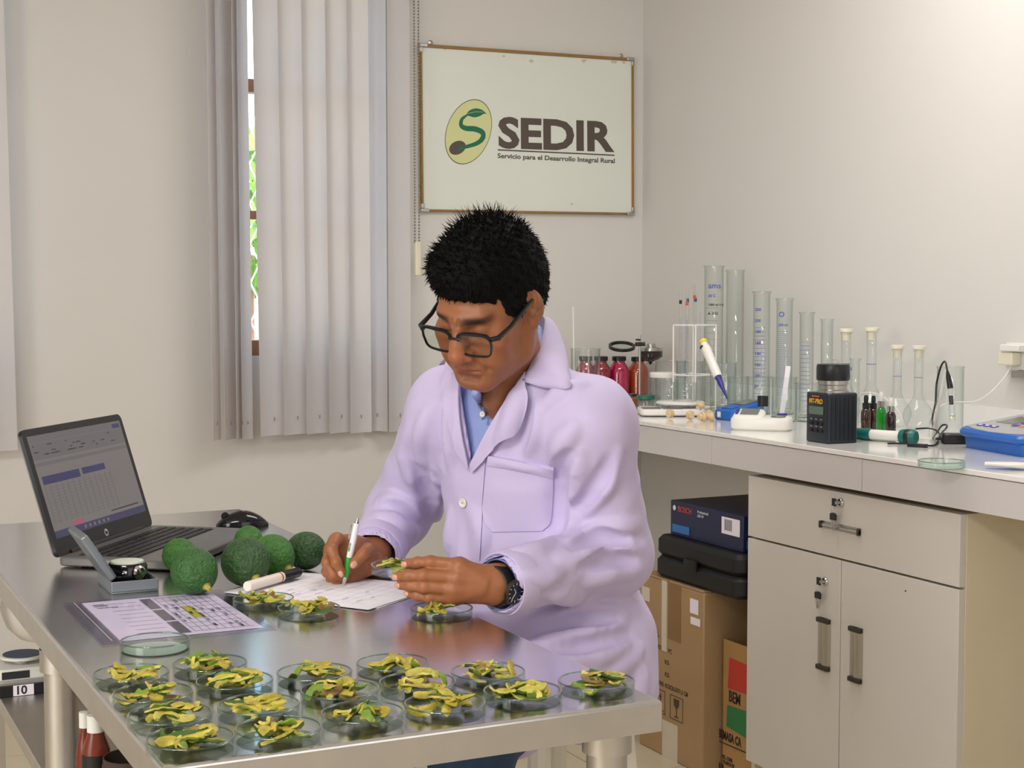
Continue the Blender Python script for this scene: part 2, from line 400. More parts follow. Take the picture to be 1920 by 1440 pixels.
for k in range(24):
    a = 2*PI*k/24; ca, sa = math.cos(.42), math.sin(.42); u, v = .033*math.cos(a), .0225*math.sin(a); sd.append(Vector((c0.x+u*ca-v*sa, c0.y+u*sa+v*ca, 0)))
bpoly('logo_seed', sd, 'logo_brown', .0147, .0150)
cl = arc([z4(462, 624), z4(425, 655), z4(420, 700), z4(455, 722), z4(525, 728), z4(580, 755), z4(578, 800), z4(530, 838), z4(430, 868), z4(395, 884)], 6)
wd = [.003+.0065*math.sin(PI*min(1, i/(len(cl)-1)*1.02))**.8 for i in range(len(cl))]
st = MB(); L_, R_ = [], []
for i, p in enumerate(cl):
    tt = (cl[min(i+1, len(cl)-1)]-cl[max(i-1, 0)]); nrm = Vector((-tt.y, tt.x, 0)).normalized()*wd[i]; L_.append((p.x+nrm.x, p.y+nrm.y, .0152)); R_.append((p.x-nrm.x, p.y-nrm.y, .0152))
st.loft([L_, R_], False, close=False).build('logo_stem', 'logo_green', wb)
v1, v2 = z4(470, 612), z4(585, 600)
MB().tube([Vector((v1.x, v1.y, .0151)), Vector(((v1.x+v2.x)/2, (v1.y+v2.y)/2+.004, .0151)), Vector((v2.x, v2.y, .0151))], .0007, 4).build('logo_vein', 'logo_lime', wb)
def fit_text(name, body, a, b, htop, m, bold, z=.0148):
    """fit a line of lettering between two points on the board, cap height reaching htop"""
    d = Vector((b.x-a.x, b.y-a.y, 0)); hh = Vector((htop.x-a.x, htop.y-a.y, 0)).length; size = hh/.73
    o = text(name, body, size, m, wb, None, bold*size, .0002); xs = [v.co.x for v in o.data.vertices]; ys = [v.co.y for v in o.data.vertices]
    o.data.transform(Matrix.Translation((-min(xs), 0, 0))); k = d.length/(max(xs)-min(xs))
    o.data.transform(face_m((a.x, a.y, z), d, Vector((-d.y, d.x, 0))) @ Matrix.Diagonal((k, 1, 1, 1))); return o
fit_text('lettering', 'SEDIR', z4(700, 860), z4(1570, 890), z4(706, 632), 'logo_brown', .036)
a, b = z4(695, 884), z4(1570, 924); n = (b-a).normalized(); h = Vector((-n.y, n.x, 0))*.0022
MB().prism([(a-h).to_2d(), (b-h).to_2d(), (b+h).to_2d(), (a+h).to_2d()], .0146, .0149).build('rule_line', 'logo_brown', wb)
fit_text('lettering', 'Servicio para el Desarrollo Integral Rural', z4(693, 944), z4(1572, 983), z4(694, 908), 'logo_brown', .022)
r3 = random.Random(3)
for (x, y, s) in ((300, 130, 9), (740, 180, 12), (945, 215, 18), (1340, 215, 20), (1570, 225, 26), (1640, 228, 16), (1250, 1290, 14)):
    c = z4(x, y); MB().prism([(c.x+s/1900*r3.uniform(.6, 1.3)*math.cos(k), c.y+s/3300*r3.uniform(.6, 1.3)*math.sin(k)) for k in [i*.7 for i in range(9)]], .0139, .01415).build('stain', 'stain', wb)
# ------------------------------------------------------------------ stainless work table
TZ, TX0, TX1, TY0, TY1 = .80, .372, 1.0, 1.622, 3.51
tb = empty('work_table', 'long stainless steel work table in the foreground', 'table', ((TX0+TX1)/2, (TY0+TY1)/2, 0))
ox, oy = tb.location.x, tb.location.y
hx, hy = (TX1-TX0)/2, (TY1-TY0)/2
tp = MB(); r = .006
prof = [(0, 0), (.0016, .0042), (.006, .006)]
rings = []
for ins, z in ((.012, TZ-.040), (0, TZ-.040), (0, TZ-.005), (.0004, TZ-.0030), (.0015, TZ-.0013), (.0032, TZ-.0003), (.0054, TZ)):
    rings.append([(sx*(hx-ins), sy*(hy-ins), z) for sx, sy in ((-1, -1), (1, -1), (1, 1), (-1, 1))])
tp.loft(rings[2:], cap=False); tp.add(rings[-1], [(0, 1, 2, 3)]); tp.mi = 1; tp.loft(rings[:3], cap=False); tp.add(rings[0], [(3, 2, 1, 0)]); tp.build('tabletop', ['steel', 'steel_edge'], tb, angle=15)
for x, y in ((-hx+.03, -hy+.06), (hx-.045, -hy+.06), (-hx+.03, -.146), (hx-.045, -.146), (-hx+.03, hy-.06), (hx-.045, hy-.06)):
    lg = MB().cyl((x, y, .03), (x, y, TZ-.040), .026, 24); lg.build('leg', 'steel_edge', tb)
    ft = MB().lathe([(.02, 0), (.028, .004), (.028, .03), (.02, .034)], 20, Matrix.Translation((x, y, 0)), True).build('leg_foot', 'black_plastic', tb)
    MB().lathe([(.032, TZ-.075), (.032, TZ-.0405)], 20, Matrix.Translation((x, y, 0))).build('leg_socket', 'steel_edge', tb)
# ------------------------------------------------------------------ counter
CX = 2.275; CT = CT_Z
ct = empty('counter', 'white laminate laboratory counter along the right wall', 'counter', (CX, 3.2, 0))
def cloc(x, y, z): return (x-CX, y-3.2, z)
MB().box(cloc(CX, 1.0, CT-.012), cloc(XW-.001, YW-.002, CT)).build('worktop', 'laminate', ct, .0015)
MB().box(cloc(CX+.012, 1.0, CT-.028), cloc(XW-.001, YW-.002, CT-.0125)).build('worktop_core', 'joint_dark', ct)
zb = onX(1402, 883, CX).z
ys = [YW-.002, onX(1333, 830, CX).y, onX(1615, 880, CX).y, 1.6, 1.0]
for a, b in zip(ys, ys[1:]):
    MB().box(cloc(CX+.002, b+.0008, zb), cloc(CX+.02, a-.0008, CT-.0135)).build('apron_panel', 'apron_white', ct, .0006)
MB().box(cloc(CX+.03, 1.0, zb+.012), cloc(XW-.001, YW-.002, CT-.029)).build('subtop', 'cabinet_side', ct)
MB().box(cloc(CX+.02, 1.0, 0), cloc(XW-.02, 1.02, zb)).build('end_panel', 'cabinet_side', ct)
# ------------------------------------------------------------------ cabinet
FX = 2.288
ya, ybk = onX(1402, 1000, FX).y, onX(1799, 1100, FX).y   # far / near ends
cb = empty('cabinet', 'white base cabinet with one drawer and two doors under the counter', 'cabinet', (FX, ybk, 0))
W = ya-ybk
zt = onX(1402, 888, FX).z-.004; zd = onX(1402, 1007, FX).z; sp_y = onX(1577, 1055, FX).y-ybk
bd = MB(); d = XW-FX-.02
bd.box((.018, 0, .0), (d, .016, zt)); bd.box((.018, W-.016, 0), (d, W, zt)); bd.box((.018, .016, .08), (d, W-.016, .096)); bd.box((d-.01, .016, .096), (d, W-.016, zt)); bd.box((.022, .016, zd-.01), (d-.01, W-.016, zd+.004)); bd.box((.04, .016, 0), (.055, W-.016, .08)); bd.box((.022,.016,zt-.016),(d-.01,W-.016,zt))
bd.build('body', 'cabinet_side', cb, .0008)
dw = MB().box((0, .001, zd+.004), (.018, W-.001, zt)).build('drawer', 'cabinet_white', cb, .0012)
d1 = MB().box((0, sp_y+.0015, .085), (.018, W-.001, zd-.001)).build('door', 'cabinet_white', cb, .0012)
d2 = MB().box((0, .001, .085), (.018, sp_y-.0015, zd-.001)).build('door', 'cabinet_white', cb, .0012)
def cpt(x, y):
    q = onX(x, y, FX); return Vector((0, q.y-ybk, q.z))
def pull(name, a, b, vertical, par):
    """recessed bar pull: dark end caps and a rounded metal trough; a, b opposite corners"""
    y0, y1 = sorted((a.y, b.y)); z0, z1 = sorted((a.z, b.z)); e = MB()
    L = (z1-z0) if vertical else (y1-y0); Wd = (y1-y0) if vertical else (z1-z0); n = 10
    rings = []
    for s in (0, 1):
        rg = []
        for k in range(n+1):
            u = k/n; dep_ = -.007*math.sin(PI*min(1, u*1.15)) if u < .87 else -.002
            rg.append((dep_-.001, y0+Wd*u, z0+L*s) if vertical else (dep_-.001, y0+L*s, z0+Wd*u))
        rg += [(.0, rg[-1][1], rg[-1][2]), (.0, rg[0][1], rg[0][2])]
        rings.append(rg)
    e.loft(rings); h = e.build(name, 'nickel', par)
    k = .012
    for s in (0, 1):
        c = MB()
        if vertical: zz = z0 if s == 0 else z1-k; c.box((-.011, y0, zz), (0, y1, zz+k))
        else: yy = y0 if s == 0 else y1-.006; c.box((-.011, yy, z0), (0, yy+.006, z1))
        c.build('handle_cap', 'gunmetal', h, .002)
    return h
mat('gunmetal', '#4d4741', .35, .8)
# the drawer pull and the two door pulls
pull('handle', cpt(1541, 975), cpt(1615, 1005), False, dw)
pull('handle', cpt(1536, 1155), cpt(1557, 1260), True, d1)
pull('handle', cpt(1596, 1172), cpt(1617, 1283), True, d2)
lk = []
for (x, y, par) in ((1578, 942, dw), (1549, 1090, d1)):
    p = cpt(x, y); q = MB().lathe([(.0105, 0), (.0105, .004), (.0085, .007), (.003, .0075)], 18, axis_m((0, p.y, p.z), (-1, p.y, p.z)), True).build('lock', 'chrome', par); lk.append((p, par))
p = cpt(1698, 1108); MB().lathe([(.0022, .0), (.0022, .0006)], 8, axis_m((0, p.y, p.z), (-1, p.y, p.z)), True).build('screw_hole', 'ink_black', d2)
def keys(lock, dx, label):
    p = lock; e = empty('key_pair', label, 'keys', (FX-.008, ybk+p.y, p.z))
    MB().cbox((-.006, .0105, 0), (.004, .016, .019)).build('key_head', 'black_plastic', e, .003)
    MB().cbox((-.004, 0, 0), (.012, .004, .007)).build('key_blade', 'nickel', e)
    rg = []
    for k in range(17): a = 2*PI*k/16; rg.append((-.007+.002*math.cos(a), .012+.006*math.sin(a)+.002, -.013+.0125*math.cos(a)))
    MB().tube(rg, .0008, 5, False).build('key_ring', 'chrome', e)
    MB().prism([(-.011, -.007), (.011, -.007), (.012, .007), (.006, .011), (-.006, .011), (-.012, .007)], -.002, .002, face_m((-.007, .012, -.036), (0, -1, 0), (0, .1, 1))).build('hanging_key', 'black_plastic', e, .001)
    for s, a in ((-.004, .12), (.005, -.25)):
        MB().prism([(-.003, 0), (.003, 0), (.003, -.022), (0, -.026), (-.003, -.022)], -.0008, .0008, face_m((-.007, .012-s*1.3, -.042), (0, -math.cos(a), math.sin(a)), (0, math.sin(a), math.cos(a)))).build('hanging_blade', 'nickel', e)
keys(lk[0][0], 0, 'pair of black-headed keys hanging in the lock of the drawer')
keys(lk[1][0], 0, 'pair of black-headed keys hanging in the lock of the left cabinet door')

# ------------------------------------------------------------------ things stored under the counter
mat('cardboard', '#a98a63', .8, var=.07, scale=9, bump=.1, bscale=60); mat('cardboard_dark', '#8d6c46', .8, var=.08, scale=9); mat('tape', '#cfc4b2', .35, var=.05); mat('box_print', '#4a3a2c', .8)
mat('kraft', '#b08a54', .8, var=.07, scale=12); mat('print_red', '#c03a2c', .7); mat('print_green', '#2f7a45', .7); mat('print_black', '#2c241d', .7)
A, B = onz(1199, 1394, 0), onz(1302, 1457, 0); zt_ = .503
dv = (B-A); Wb = dv.length; ang = math.atan2(dv.x, -dv.y)   # local X runs along the printed face toward the viewer
b1 = empty('cardboard_box', 'tall brown cardboard box with a fragile glass symbol, under the counter', 'box', (A.x, A.y, 0)); b1.rotation_euler = (0, 0, -PI/2)
# local: X along face, Y into the counter (to its left looking along), Z up
D = .46
MB().box((0, 0, 0), (Wb, D, zt_-.004)).build('carton', 'cardboard', b1, .004)
for k, (y0, y1, z) in enumerate(((0.0, .0, 0),)): pass
MB().box((.003, .0, zt_-.0035), (Wb*.44, D, zt_+.001)).build('flap', 'cardboard', b1, .001)
MB().box((Wb*.47, .0, zt_-.0035), (Wb-.003, D, zt_+.002)).build('flap', 'cardboard', b1, .001)
Tf = face_m((0, -.0008, 0), (1, 0, 0), (0, 0, 1))
def fp(u, z): return Tf @ Matrix.Translation((u*Wb, z, 0))
fz = lambda y: zt_*(1397-y)/(1397-1074)   # height on the left edge, good enough for print rows
def patch(name, u0, u1, z0, z1, m): MB().box((u0*Wb, -.0012, z0), (u1*Wb, .0, z1)).build(name, m, b1)
patch('sticker', .03, .16, .425, .465, 'tape'); patch('tape_strip', .36, .44, .30, .5, 'tape'); patch('tape_strip', .46, .66, .34, .5, 'cardboard_dark')
patch('sticker', .80, .92, .435, .475, 'paper'); patch('sticker', .81, .95, .405, .425, 'paper'); patch('tape_strip', .38, .62, .0, .104, 'tape')
for u, z, s in ((.14, .335, 'MODEL:'), (.14, .300, 'QUANTITY: 1 PC'), (.14, .265, 'G.W:           KG'), (.14, .230, 'N.W:           KG'), (.14, .198, 'DIMENSIONS: 43.5X26.5X71.5 CM')):
    text('box_lettering', s, .018, 'box_print', b1, fp(u, z), .0003, .0001, .95 if 'DIM' not in s else .8)
for k, (u0, u1) in enumerate(((.22, .42), (.5, .7))):
    fr = MB(); z0, z1 = .118, .186; t = .0018; x0, x1 = u0*Wb, u1*Wb; y = -.0009
    for a in ((x0, z0, x1, z0+t), (x0, z1-t, x1, z1), (x0, z0, x0+t, z1), (x1-t, z0, x1, z1)): fr.box((a[0], y, a[1]), (a[2], .0, a[3]))
    xm = (x0+x1)/2
    if k == 0:
        for s in (-.009, .009): fr.box((xm+s-.0015, y, z0+.014), (xm+s+.0015, 0, z1-.018)); fr.prism([(xm+s-.006, z1-.022), (xm+s+.006, z1-.022), (xm+s, z1-.01)], 0, .0009, Tf @ Matrix.Translation((0, 0, 0)))
        fr.box((x0+.008, y, z0+.008), (x1-.008, 0, z0+.0105))
    else:
        fr.prism([(xm-.014, z1-.008), (xm+.014, z1-.008), (xm+.012, z1-.026), (xm, z1-.036), (xm-.012, z1-.026)], 0, .0009, Tf); fr.box((xm-.0015, y, z0+.01), (xm+.0015, 0, z1-.034)); fr.box((xm-.01, y, z0+.008), (xm+.01, 0, z0+.011))
    fr.build('handling_mark', 'box_print', b1)
# black hard case lying on the box
p = dep(1252, 1080, 4.05)
def box_at(px0, px1, ytop, ybot, X, depth_, zbot):
    y0 = onX(px0, ybot, X).y; y1 = onX(px1, ybot, X).y
    return X, y1, y0
ck = empty('hard_case', 'black plastic tool case lying on the tall cardboard box', 'case', (2.262, 3.44, zt_+.002))
MB().rbox((0, -.14, 0), (.42, .28, .06), .03, 4, ch=.012).build('case_base', 'black_matte', ck)
MB().rbox((0.002, -.138, .0605), (.418, .278, .118), .03, 4, ch=.012).build('case_lid', 'black_matte', ck)
MB().rbox((-.008, .05, .045), (.002, .11, .075), .002, 2).build('latch', 'black_matte', ck)
bs = empty('power_tool_box', 'dark blue power tool carton resting on the black case', 'box', (2.30, 3.43, zt_+.121), math.radians(0))
mat('tool_blue', '#101c42', .45, var=.1, scale=10); mat('tool_blue_light', '#2c6ab0', .45); mat('tool_red', '#b23a34', .5)
MB().box((0, -.1, 0), (.34, .26, .098)).build('carton', 'tool_blue', bs, .002)
Tq = face_m((-.0008, .26, 0), (0, -1, 0), (0, 0, 1)); Tn = face_m((0, -.1008, 0), (1, 0, 0), (0, 0, 1))
MB().box((.012, .010, 0), (.10, .032, .0008), Tq).build('printed_band', 'tool_blue_light', bs); MB().box((.01, .01, 0), (.1, .032, .0008), Tn).build('printed_band', 'tool_blue_light', bs)
MB().box((.26, .04, 0), (.345, .085, .0008), Tq).build('label_sticker', 'paper', bs); MB().box((.015, .045, 0), (.2, .082, .0008), Tn).build('label_sticker', 'paper', bs)
for k in range(6): MB().box((.275+.006*k, .05, .0007), (.278+.006*k, .08, .0011), Tq).build('barcode_bar', 'ink_black', bs)
MB().lathe([(.0075, 0), (.0075, .0008)], 14, Tq @ Matrix.Translation((.022, .078, 0)), True).build('round_mark', 'ink_white', bs)
text('lettering', 'BOSCH', .022, 'tool_red', bs, Tq @ Matrix.Translation((.04, .07, 0)), .0006)
text('lettering', 'Professional\n650 W', .011, 'ink_white', bs, Tq @ Matrix.Translation((.14, .078, 0)))
# half-open kraft carton with red and green print
K0 = onX(1342, 1192, 2.312); kz = K0.z; ky = ybk+W+.008
kb = empty('printed_carton', 'open kraft carton with red and green print, beside the cabinet', 'box', (2.312, ky, 0))
Wk = min(K0.y, 3.436)-ky
s = MB(); s.box((0, 0, 0), (.004, Wk, kz)); s.box((.34, 0, 0), (.344, Wk, kz)); s.box((.004, 0, 0), (.34, .004, kz)); s.box((.004, Wk-.004, 0), (.34, Wk, kz)); s.box((.004, .004, 0), (.34, Wk-.004, .004)); s.build('carton', 'kraft', kb)
Tk = face_m((-.0008, Wk, 0), (0, -1, 0), (0, 0, 1))
def kq(x, y):
    q = onX(x, y, 2.311); return Wk-(q.y-ky), q.z
def kpoly(name, pts, m): MB().prism([(min(u, Wk-.001), z) for u, z in [kq(*p) for p in pts]], 0, .0008, Tk).build(name, m, kb)
kpoly('printed_panel', ((1368, 1233), (1420, 1255), (1420, 1310), (1365, 1290)), 'print_red')
kpoly('printed_panel', ((1364, 1322), (1420, 1342), (1420, 1395), (1362, 1361)), 'print_green')
def kt(body, x, y, hpx, sx=1, bold=.001):
    u, z = kq(x, y); u2, z2 = kq(x, y-hpx); text('lettering', body, (z2-z)/.72, 'print_black', kb, Tk @ Matrix.Translation((u, z, .0)), bold, .0004, sx)
kt('BEM', 1366, 1314, 21, .72); kt('BEMASA CA', 1347, 1381, 16, .62)
kt('TEL. CORR', 1354, 1421, 7, .7, .0002); kt('PLANTA DE', 1356, 1431, 7, .7, .0002); kt('2 R', 1346, 1441, 13, .8)
kpoly('rule_line', ((1347, 1388), (1420, 1420), (1420, 1422), (1347, 1389.5)), 'print_black')
mat('dark_teal', '#14242b', .4); mat('bag_film', '#c9c5ba', .35)
tc_ = empty('equipment_case', 'dark teal case sitting in the open kraft carton', 'case', (2.36, ky+.01, .0045))
MB().rbox((0, 0, 0), (.2, Wk-.045, kz+.03), .02, 4, ch=.012).build('case_body', 'dark_teal', tc_); MB().rbox((0, 0, kz+.031), (.2, Wk-.045, kz+.06), .02, 4, ch=.012).build('case_lid', 'dark_teal', tc_)
sb = MB(); rr = random.Random(2); rings = []
for i in range(6):
    rings.append([(.10+(.09-.012*i)*math.cos(a)*(1+.15*rr.random()), .045+(.045-.007*i)*math.sin(a), kz+.062+.011*i+.004*rr.random()) for a in [2*PI*k/14 for k in range(14)]])
bg_ = sb.loft(rings).build('plastic_bag', 'bag_film'); bg_.location = (2.36, ky, 0); tag(bg_, 'crumpled pale plastic bag on the dark teal case in the carton', 'bag')
# ------------------------------------------------------------------ implicit modelling: smooth blends of simple bodies, meshed by surface nets
def NV(p): return np.array([p[0], p[1], p[2]], float)
class Prim:
    """one body: fn(P)->distance, centre and radius of its bounding ball"""
    def __init__(s, fn, c, r): s.fn, s.c, s.r = fn, NV(c), r
def p_ball(c, r):
    c = NV(c); return Prim(lambda P: np.linalg.norm(P-c, axis=-1)-r, c, r)
def p_cone(a, b, ra, rb):
    a, b = NV(a), NV(b); ba = b-a; L2 = ba@ba+1e-12
    def fn(P):
        q = P-a; h = np.clip(q@ba/L2, 0, 1); return np.linalg.norm(q-h[..., None]*ba, axis=-1)-(ra+(rb-ra)*h)
    return Prim(fn, (a+b)/2, math.sqrt(L2)/2+max(ra, rb))
def p_ell(c, r, R=None):
    """ellipsoid, R = 3x3 whose columns are its axes"""
    c = NV(c); r = np.array(r, float); R = np.eye(3) if R is None else np.array(R, float)
    def fn(P):
        q = (P-c)@R; k0 = np.linalg.norm(q/r, axis=-1); k1 = np.linalg.norm(q/(r*r), axis=-1)+1e-9; return k0*(k0-1)/k1
    return Prim(fn, c, r.max())
def p_flatcone(a, b, ra, rb, side, flat):
    """tapered limb with an oval section, thinner by `flat` along direction `side`"""
    a, b = NV(a), NV(b); ba = b-a; L2 = ba@ba+1e-12; sd = NV(side); sd = sd-ba*(sd@ba)/L2; sd /= np.linalg.norm(sd)
    def fn(P):
        q = P-a; h = np.clip(q@ba/L2, 0, 1); v = q-h[..., None]*ba; s = v@sd
        v = v+(s*(1/flat-1))[..., None]*sd; return (np.linalg.norm(v, axis=-1)-(ra+(rb-ra)*h))*(.5+.5*flat)
    return Prim(fn, (a+b)/2, math.sqrt(L2)/2+max(ra, rb))
def p_loft(keys, X, Y, Z, ex=2.3):
    """body of oval sections along a bent spine. keys: (h, centre xyz, half width, half depth); X,Y,Z the frame"""
    hs = np.array([k[0] for k in keys]); cs = np.array([NV(k[1]) for k in keys]); A = np.array([k[2] for k in keys]); B = np.array([k[3] for k in keys])
    X, Y, Z = NV(X), NV(Y), NV(Z)
    def fn(P):
        h = P@Z; hc = np.clip(h, hs[0], hs[-1])
        cx, cy = np.interp(hc, hs, cs@X), np.interp(hc, hs, cs@Y); a, b = np.interp(hc, hs, A), np.interp(hc, hs, B)
        u, v = np.abs(P@X-cx)/a, np.abs(P@Y-cy)/b; k = (u**ex+v**ex+1e-9)**(1/ex); d = (k-1)*np.minimum(a, b)
        e = np.maximum(hs[0]-h, h-hs[-1]); return np.maximum(d, e)
    cc = cs.mean(0); return Prim(fn, cc, float(np.linalg.norm(cs-cc, axis=1).max()+max(A.max(), B.max())))
class Field:
    def __init__(s): s.ops = []; s.disp = None
    def add(s, p, k=.01): s.ops.append(('+', p, k)); return s
    def cut(s, p, k=.01): s.ops.append(('-', p, k)); return s
    def clip(s, p, k=.004): s.ops.append(('&', p, k)); return s
    def __call__(s, P, ops=None):
        d = np.full(P.shape[:-1], 9.0)
        for op, p, k in (s.ops if ops is None else ops):
            e = p.fn(P)
            if op == '+': h = np.maximum(k-np.abs(d-e), 0)/k; d = np.minimum(d, e)-h*h*k*.25
            elif op == '-': e = -e; h = np.maximum(k-np.abs(d-e), 0)/k; d = np.maximum(d, e)+h*h*k*.25
            else: h = np.maximum(k-np.abs(d-e), 0)/k; d = np.maximum(d, e)+h*h*k*.25
        if s.disp: d = d+s.disp(P)
        return d
    def near(s, c, R):
        """the bodies that can matter inside a ball"""
        ds = [np.linalg.norm(p.c-c)-p.r for o, p, k in s.ops]
        return [op for op, dd in zip(s.ops, ds) if op[0] == '&' or dd < R+op[2]+.03]
    def project(s, P, it=10):
        """slide points onto the surface"""
        P = np.array(P, float); e = 1e-4
        for _ in range(it): P = P-s.grad(P)*s(P)[..., None]*.9
        return P
    def grad(s, P, e=6e-4):
        g = np.stack([s(P+np.eye(3)[i]*e)-s(P-np.eye(3)[i]*e) for i in range(3)], -1); return g/(np.linalg.norm(g, axis=-1, keepdims=True)+1e-9)
    def march(s, O, D, t0, t1):
        """first hit along rays O+D t"""
        D = D/np.linalg.norm(D, axis=-1, keepdims=True); t = np.full(D.shape[:-1], t0)
        for _ in range(90): t = np.minimum(t+s(O+D*t[..., None])*.7, t1)
        return O+D*t[..., None]
def nets(F, lo, hi, h, B=20):
    lo, hi = np.array(lo, float), np.array(hi, float); N = np.ceil((hi-lo)/h).astype(int)+2; nb = np.ceil(N/B).astype(int)
    S = (N+2); V, K, Q = [], [], []; base = 0
    cid = lambda i: (i[..., 0]*S[1]+i[..., 1])*S[2]+i[..., 2]
    rad = B*h*.87+h*2
    cen = np.stack(np.meshgrid(*[np.arange(n) for n in nb], indexing='ij'), -1).reshape(-1, 3)
    cw = lo+(cen+.5)*B*h; dc = np.concatenate([F(c) for c in np.array_split(cw, max(1, len(cw)//4000))])
    g = np.stack(np.meshgrid(*[np.arange(B+1)]*3, indexing='ij'), -1)
    cor = np.array([[i, j, k] for i in (0, 1) for j in (0, 1) for k in (0, 1)])
    edges = [(a, b) for a in range(8) for b in range(a+1, 8) if np.abs(cor[a]-cor[b]).sum() == 1]
    for b, c, d0 in zip(cen, cw, dc):
        if abs(d0) > rad*1.35: continue
        P = lo+(b*B+g)*h; val = F(P, F.near(c, rad))
        s = val < 0
        if s.all() or not s.any(): continue
        cv = np.stack([val[i:B+i, j:B+j, k:B+k] for i, j, k in cor], -1); sg = cv < 0; act = sg.any(-1) & ~sg.all(-1)
        idx = np.argwhere(act); cvv = cv[act]
        pos = np.zeros((len(idx), 3)); cnt = np.zeros(len(idx))
        for a, e in edges:
            va, ve = cvv[:, a], cvv[:, e]; m = (va < 0) != (ve < 0); t = np.where(m, va/(va-ve+1e-20), 0)
            pos += np.where(m[:, None], cor[a]+(cor[e]-cor[a])*t[:, None], 0); cnt += m
        gi = idx+b*B; V.append(lo+(gi+pos/cnt[:, None])*h); K.append(cid(gi+1))
        for ax in range(3):
            o1, o2 = [(1, 2), (2, 0), (0, 1)][ax]
            sl0 = [slice(0, B)]*3; sl1 = [slice(0, B)]*3; sl1[ax] = slice(1, B+1)
            s0, s1 = s[tuple(sl0)], s[tuple(sl1)]; e = np.argwhere(s0 != s1)
            if not len(e): continue
            fl = s0[tuple(e.T)]; e = e+b*B+1; u = np.zeros(3, int); v = np.zeros(3, int); u[o1] = 1; v[o2] = 1
            q = np.stack([cid(e), cid(e-u), cid(e-u-v), cid(e-v)], -1); q[~fl] = q[~fl][:, ::-1]; Q.append(q)
    V, K, Q = np.concatenate(V), np.concatenate(K), np.concatenate(Q)
    o = np.argsort(K); Ks = K[o]; pos = np.clip(np.searchsorted(Ks, Q), 0, len(Ks)-1); ok = (Ks[pos] == Q).all(1)
    return V, o[pos[ok]]
def np_mesh(name, parts, mats, attr=None, fix=True):
    """parts: list of (V, faces, material index); faces are quads"""
    me = bpy.data.meshes.new(name); vs = []; fs = []; mi = []; k = 0
    for V, Q, m in parts: vs.append(V); fs.append(Q+k); mi += [m]*len(Q); k += len(V)
    vs, fs = np.concatenate(vs), np.concatenate(fs)
    me.vertices.add(len(vs)); me.vertices.foreach_set('co', vs.astype(np.float32).ravel())
    me.loops.add(fs.size); me.loops.foreach_set('vertex_index', fs.astype(np.int32).ravel())
    me.polygons.add(len(fs)); me.polygons.foreach_set('loop_start', np.arange(0, fs.size, 4, dtype=np.int32))
    for m in mats: me.materials.append(M[m])
    me.polygons.foreach_set('material_index', np.array(mi, np.int32)); me.polygons.foreach_set('use_smooth', np.ones(len(fs), bool)); me.update(calc_edges=True)
    if attr is not None:
        a = me.color_attributes.new('Col', 'FLOAT_COLOR', 'POINT'); a.data.foreach_set('color', np.concatenate([attr, np.ones((len(attr), 1))], 1).astype(np.float32).ravel())
    me.validate(); return me
def link(name, me, parent=None):
    o = bpy.data.objects.new(name, me); COL.objects.link(o)
    if parent: o.parent = parent; o.matrix_parent_inverse = Matrix.Translation(-parent.location)
    return o
def px_rays(pts):
    D = np.array([NV(ray(x, y)) for x, y in pts]); return D
def on_field(F, pts, t0=1.6, t1=4.0):
    return F.march(NV(_C), px_rays(pts), t0, t1)
def cr(pts, n):
    """n points along a Catmull-Rom through 2-D points"""
    P = arc([(x, y, 0) for x, y in pts], 12); L = [0]
    for a, b in zip(P, P[1:]): L.append(L[-1]+(b-a).length)
    P = np.array([(p.x, p.y) for p in P]); t = np.linspace(0, L[-1], n); return np.stack([np.interp(t, L, P[:, 0]), np.interp(t, L, P[:, 1])], -1)
def cloth_patch(F, A, Bc, nu, nv, off, thick, puff=0, edge=None):
    """cloth laid on a surface between two outlines A and Bc (seen from the front): nu steps across, nv along"""
    a, b = cr(A, nv), cr(Bc, nv); P2 = a[None]+(b-a)[None]*np.linspace(0, 1, nu)[:, None, None]
    P = on_field(F, P2.reshape(-1, 2)); N = F.grad(P); P = P.reshape(nu, nv, 3); N = N.reshape(nu, nv, 3)
    lift = np.full((nu, nv), off); u, v = np.linspace(0, 1, nu)[:, None], np.linspace(0, 1, nv)[None]
    if puff: lift = lift+puff*np.sin(PI*u)*np.sin(PI*v)
    if edge is not None: lift = lift+edge(u, v)
    top = P+N*(lift+thick)[..., None]; bot = P+N*np.minimum(lift, lift*0+off*.0-.002)[..., None] if not edge else P+N*(lift)[..., None]
    V = np.concatenate([top.reshape(-1, 3), bot.reshape(-1, 3)]); n0 = nu*nv; Q = []
    I = lambda i, j: i*nv+j
    for i in range(nu-1):
        for j in range(nv-1):
            q = [I(i, j), I(i+1, j), I(i+1, j+1), I(i, j+1)]; Q.append(q); Q.append([x+n0 for x in reversed(q)])
    rim = [I(i, 0) for i in range(nu)]+[I(nu-1, j) for j in range(1, nv)]+[I(i, nv-1) for i in range(nu-2, -1, -1)]+[I(0, j) for j in range(nv-2, 0, -1)]
    for x, y in zip(rim, rim[1:]+rim[:1]): Q.append([y, x, x+n0, y+n0])
    return V, np.array(Q)
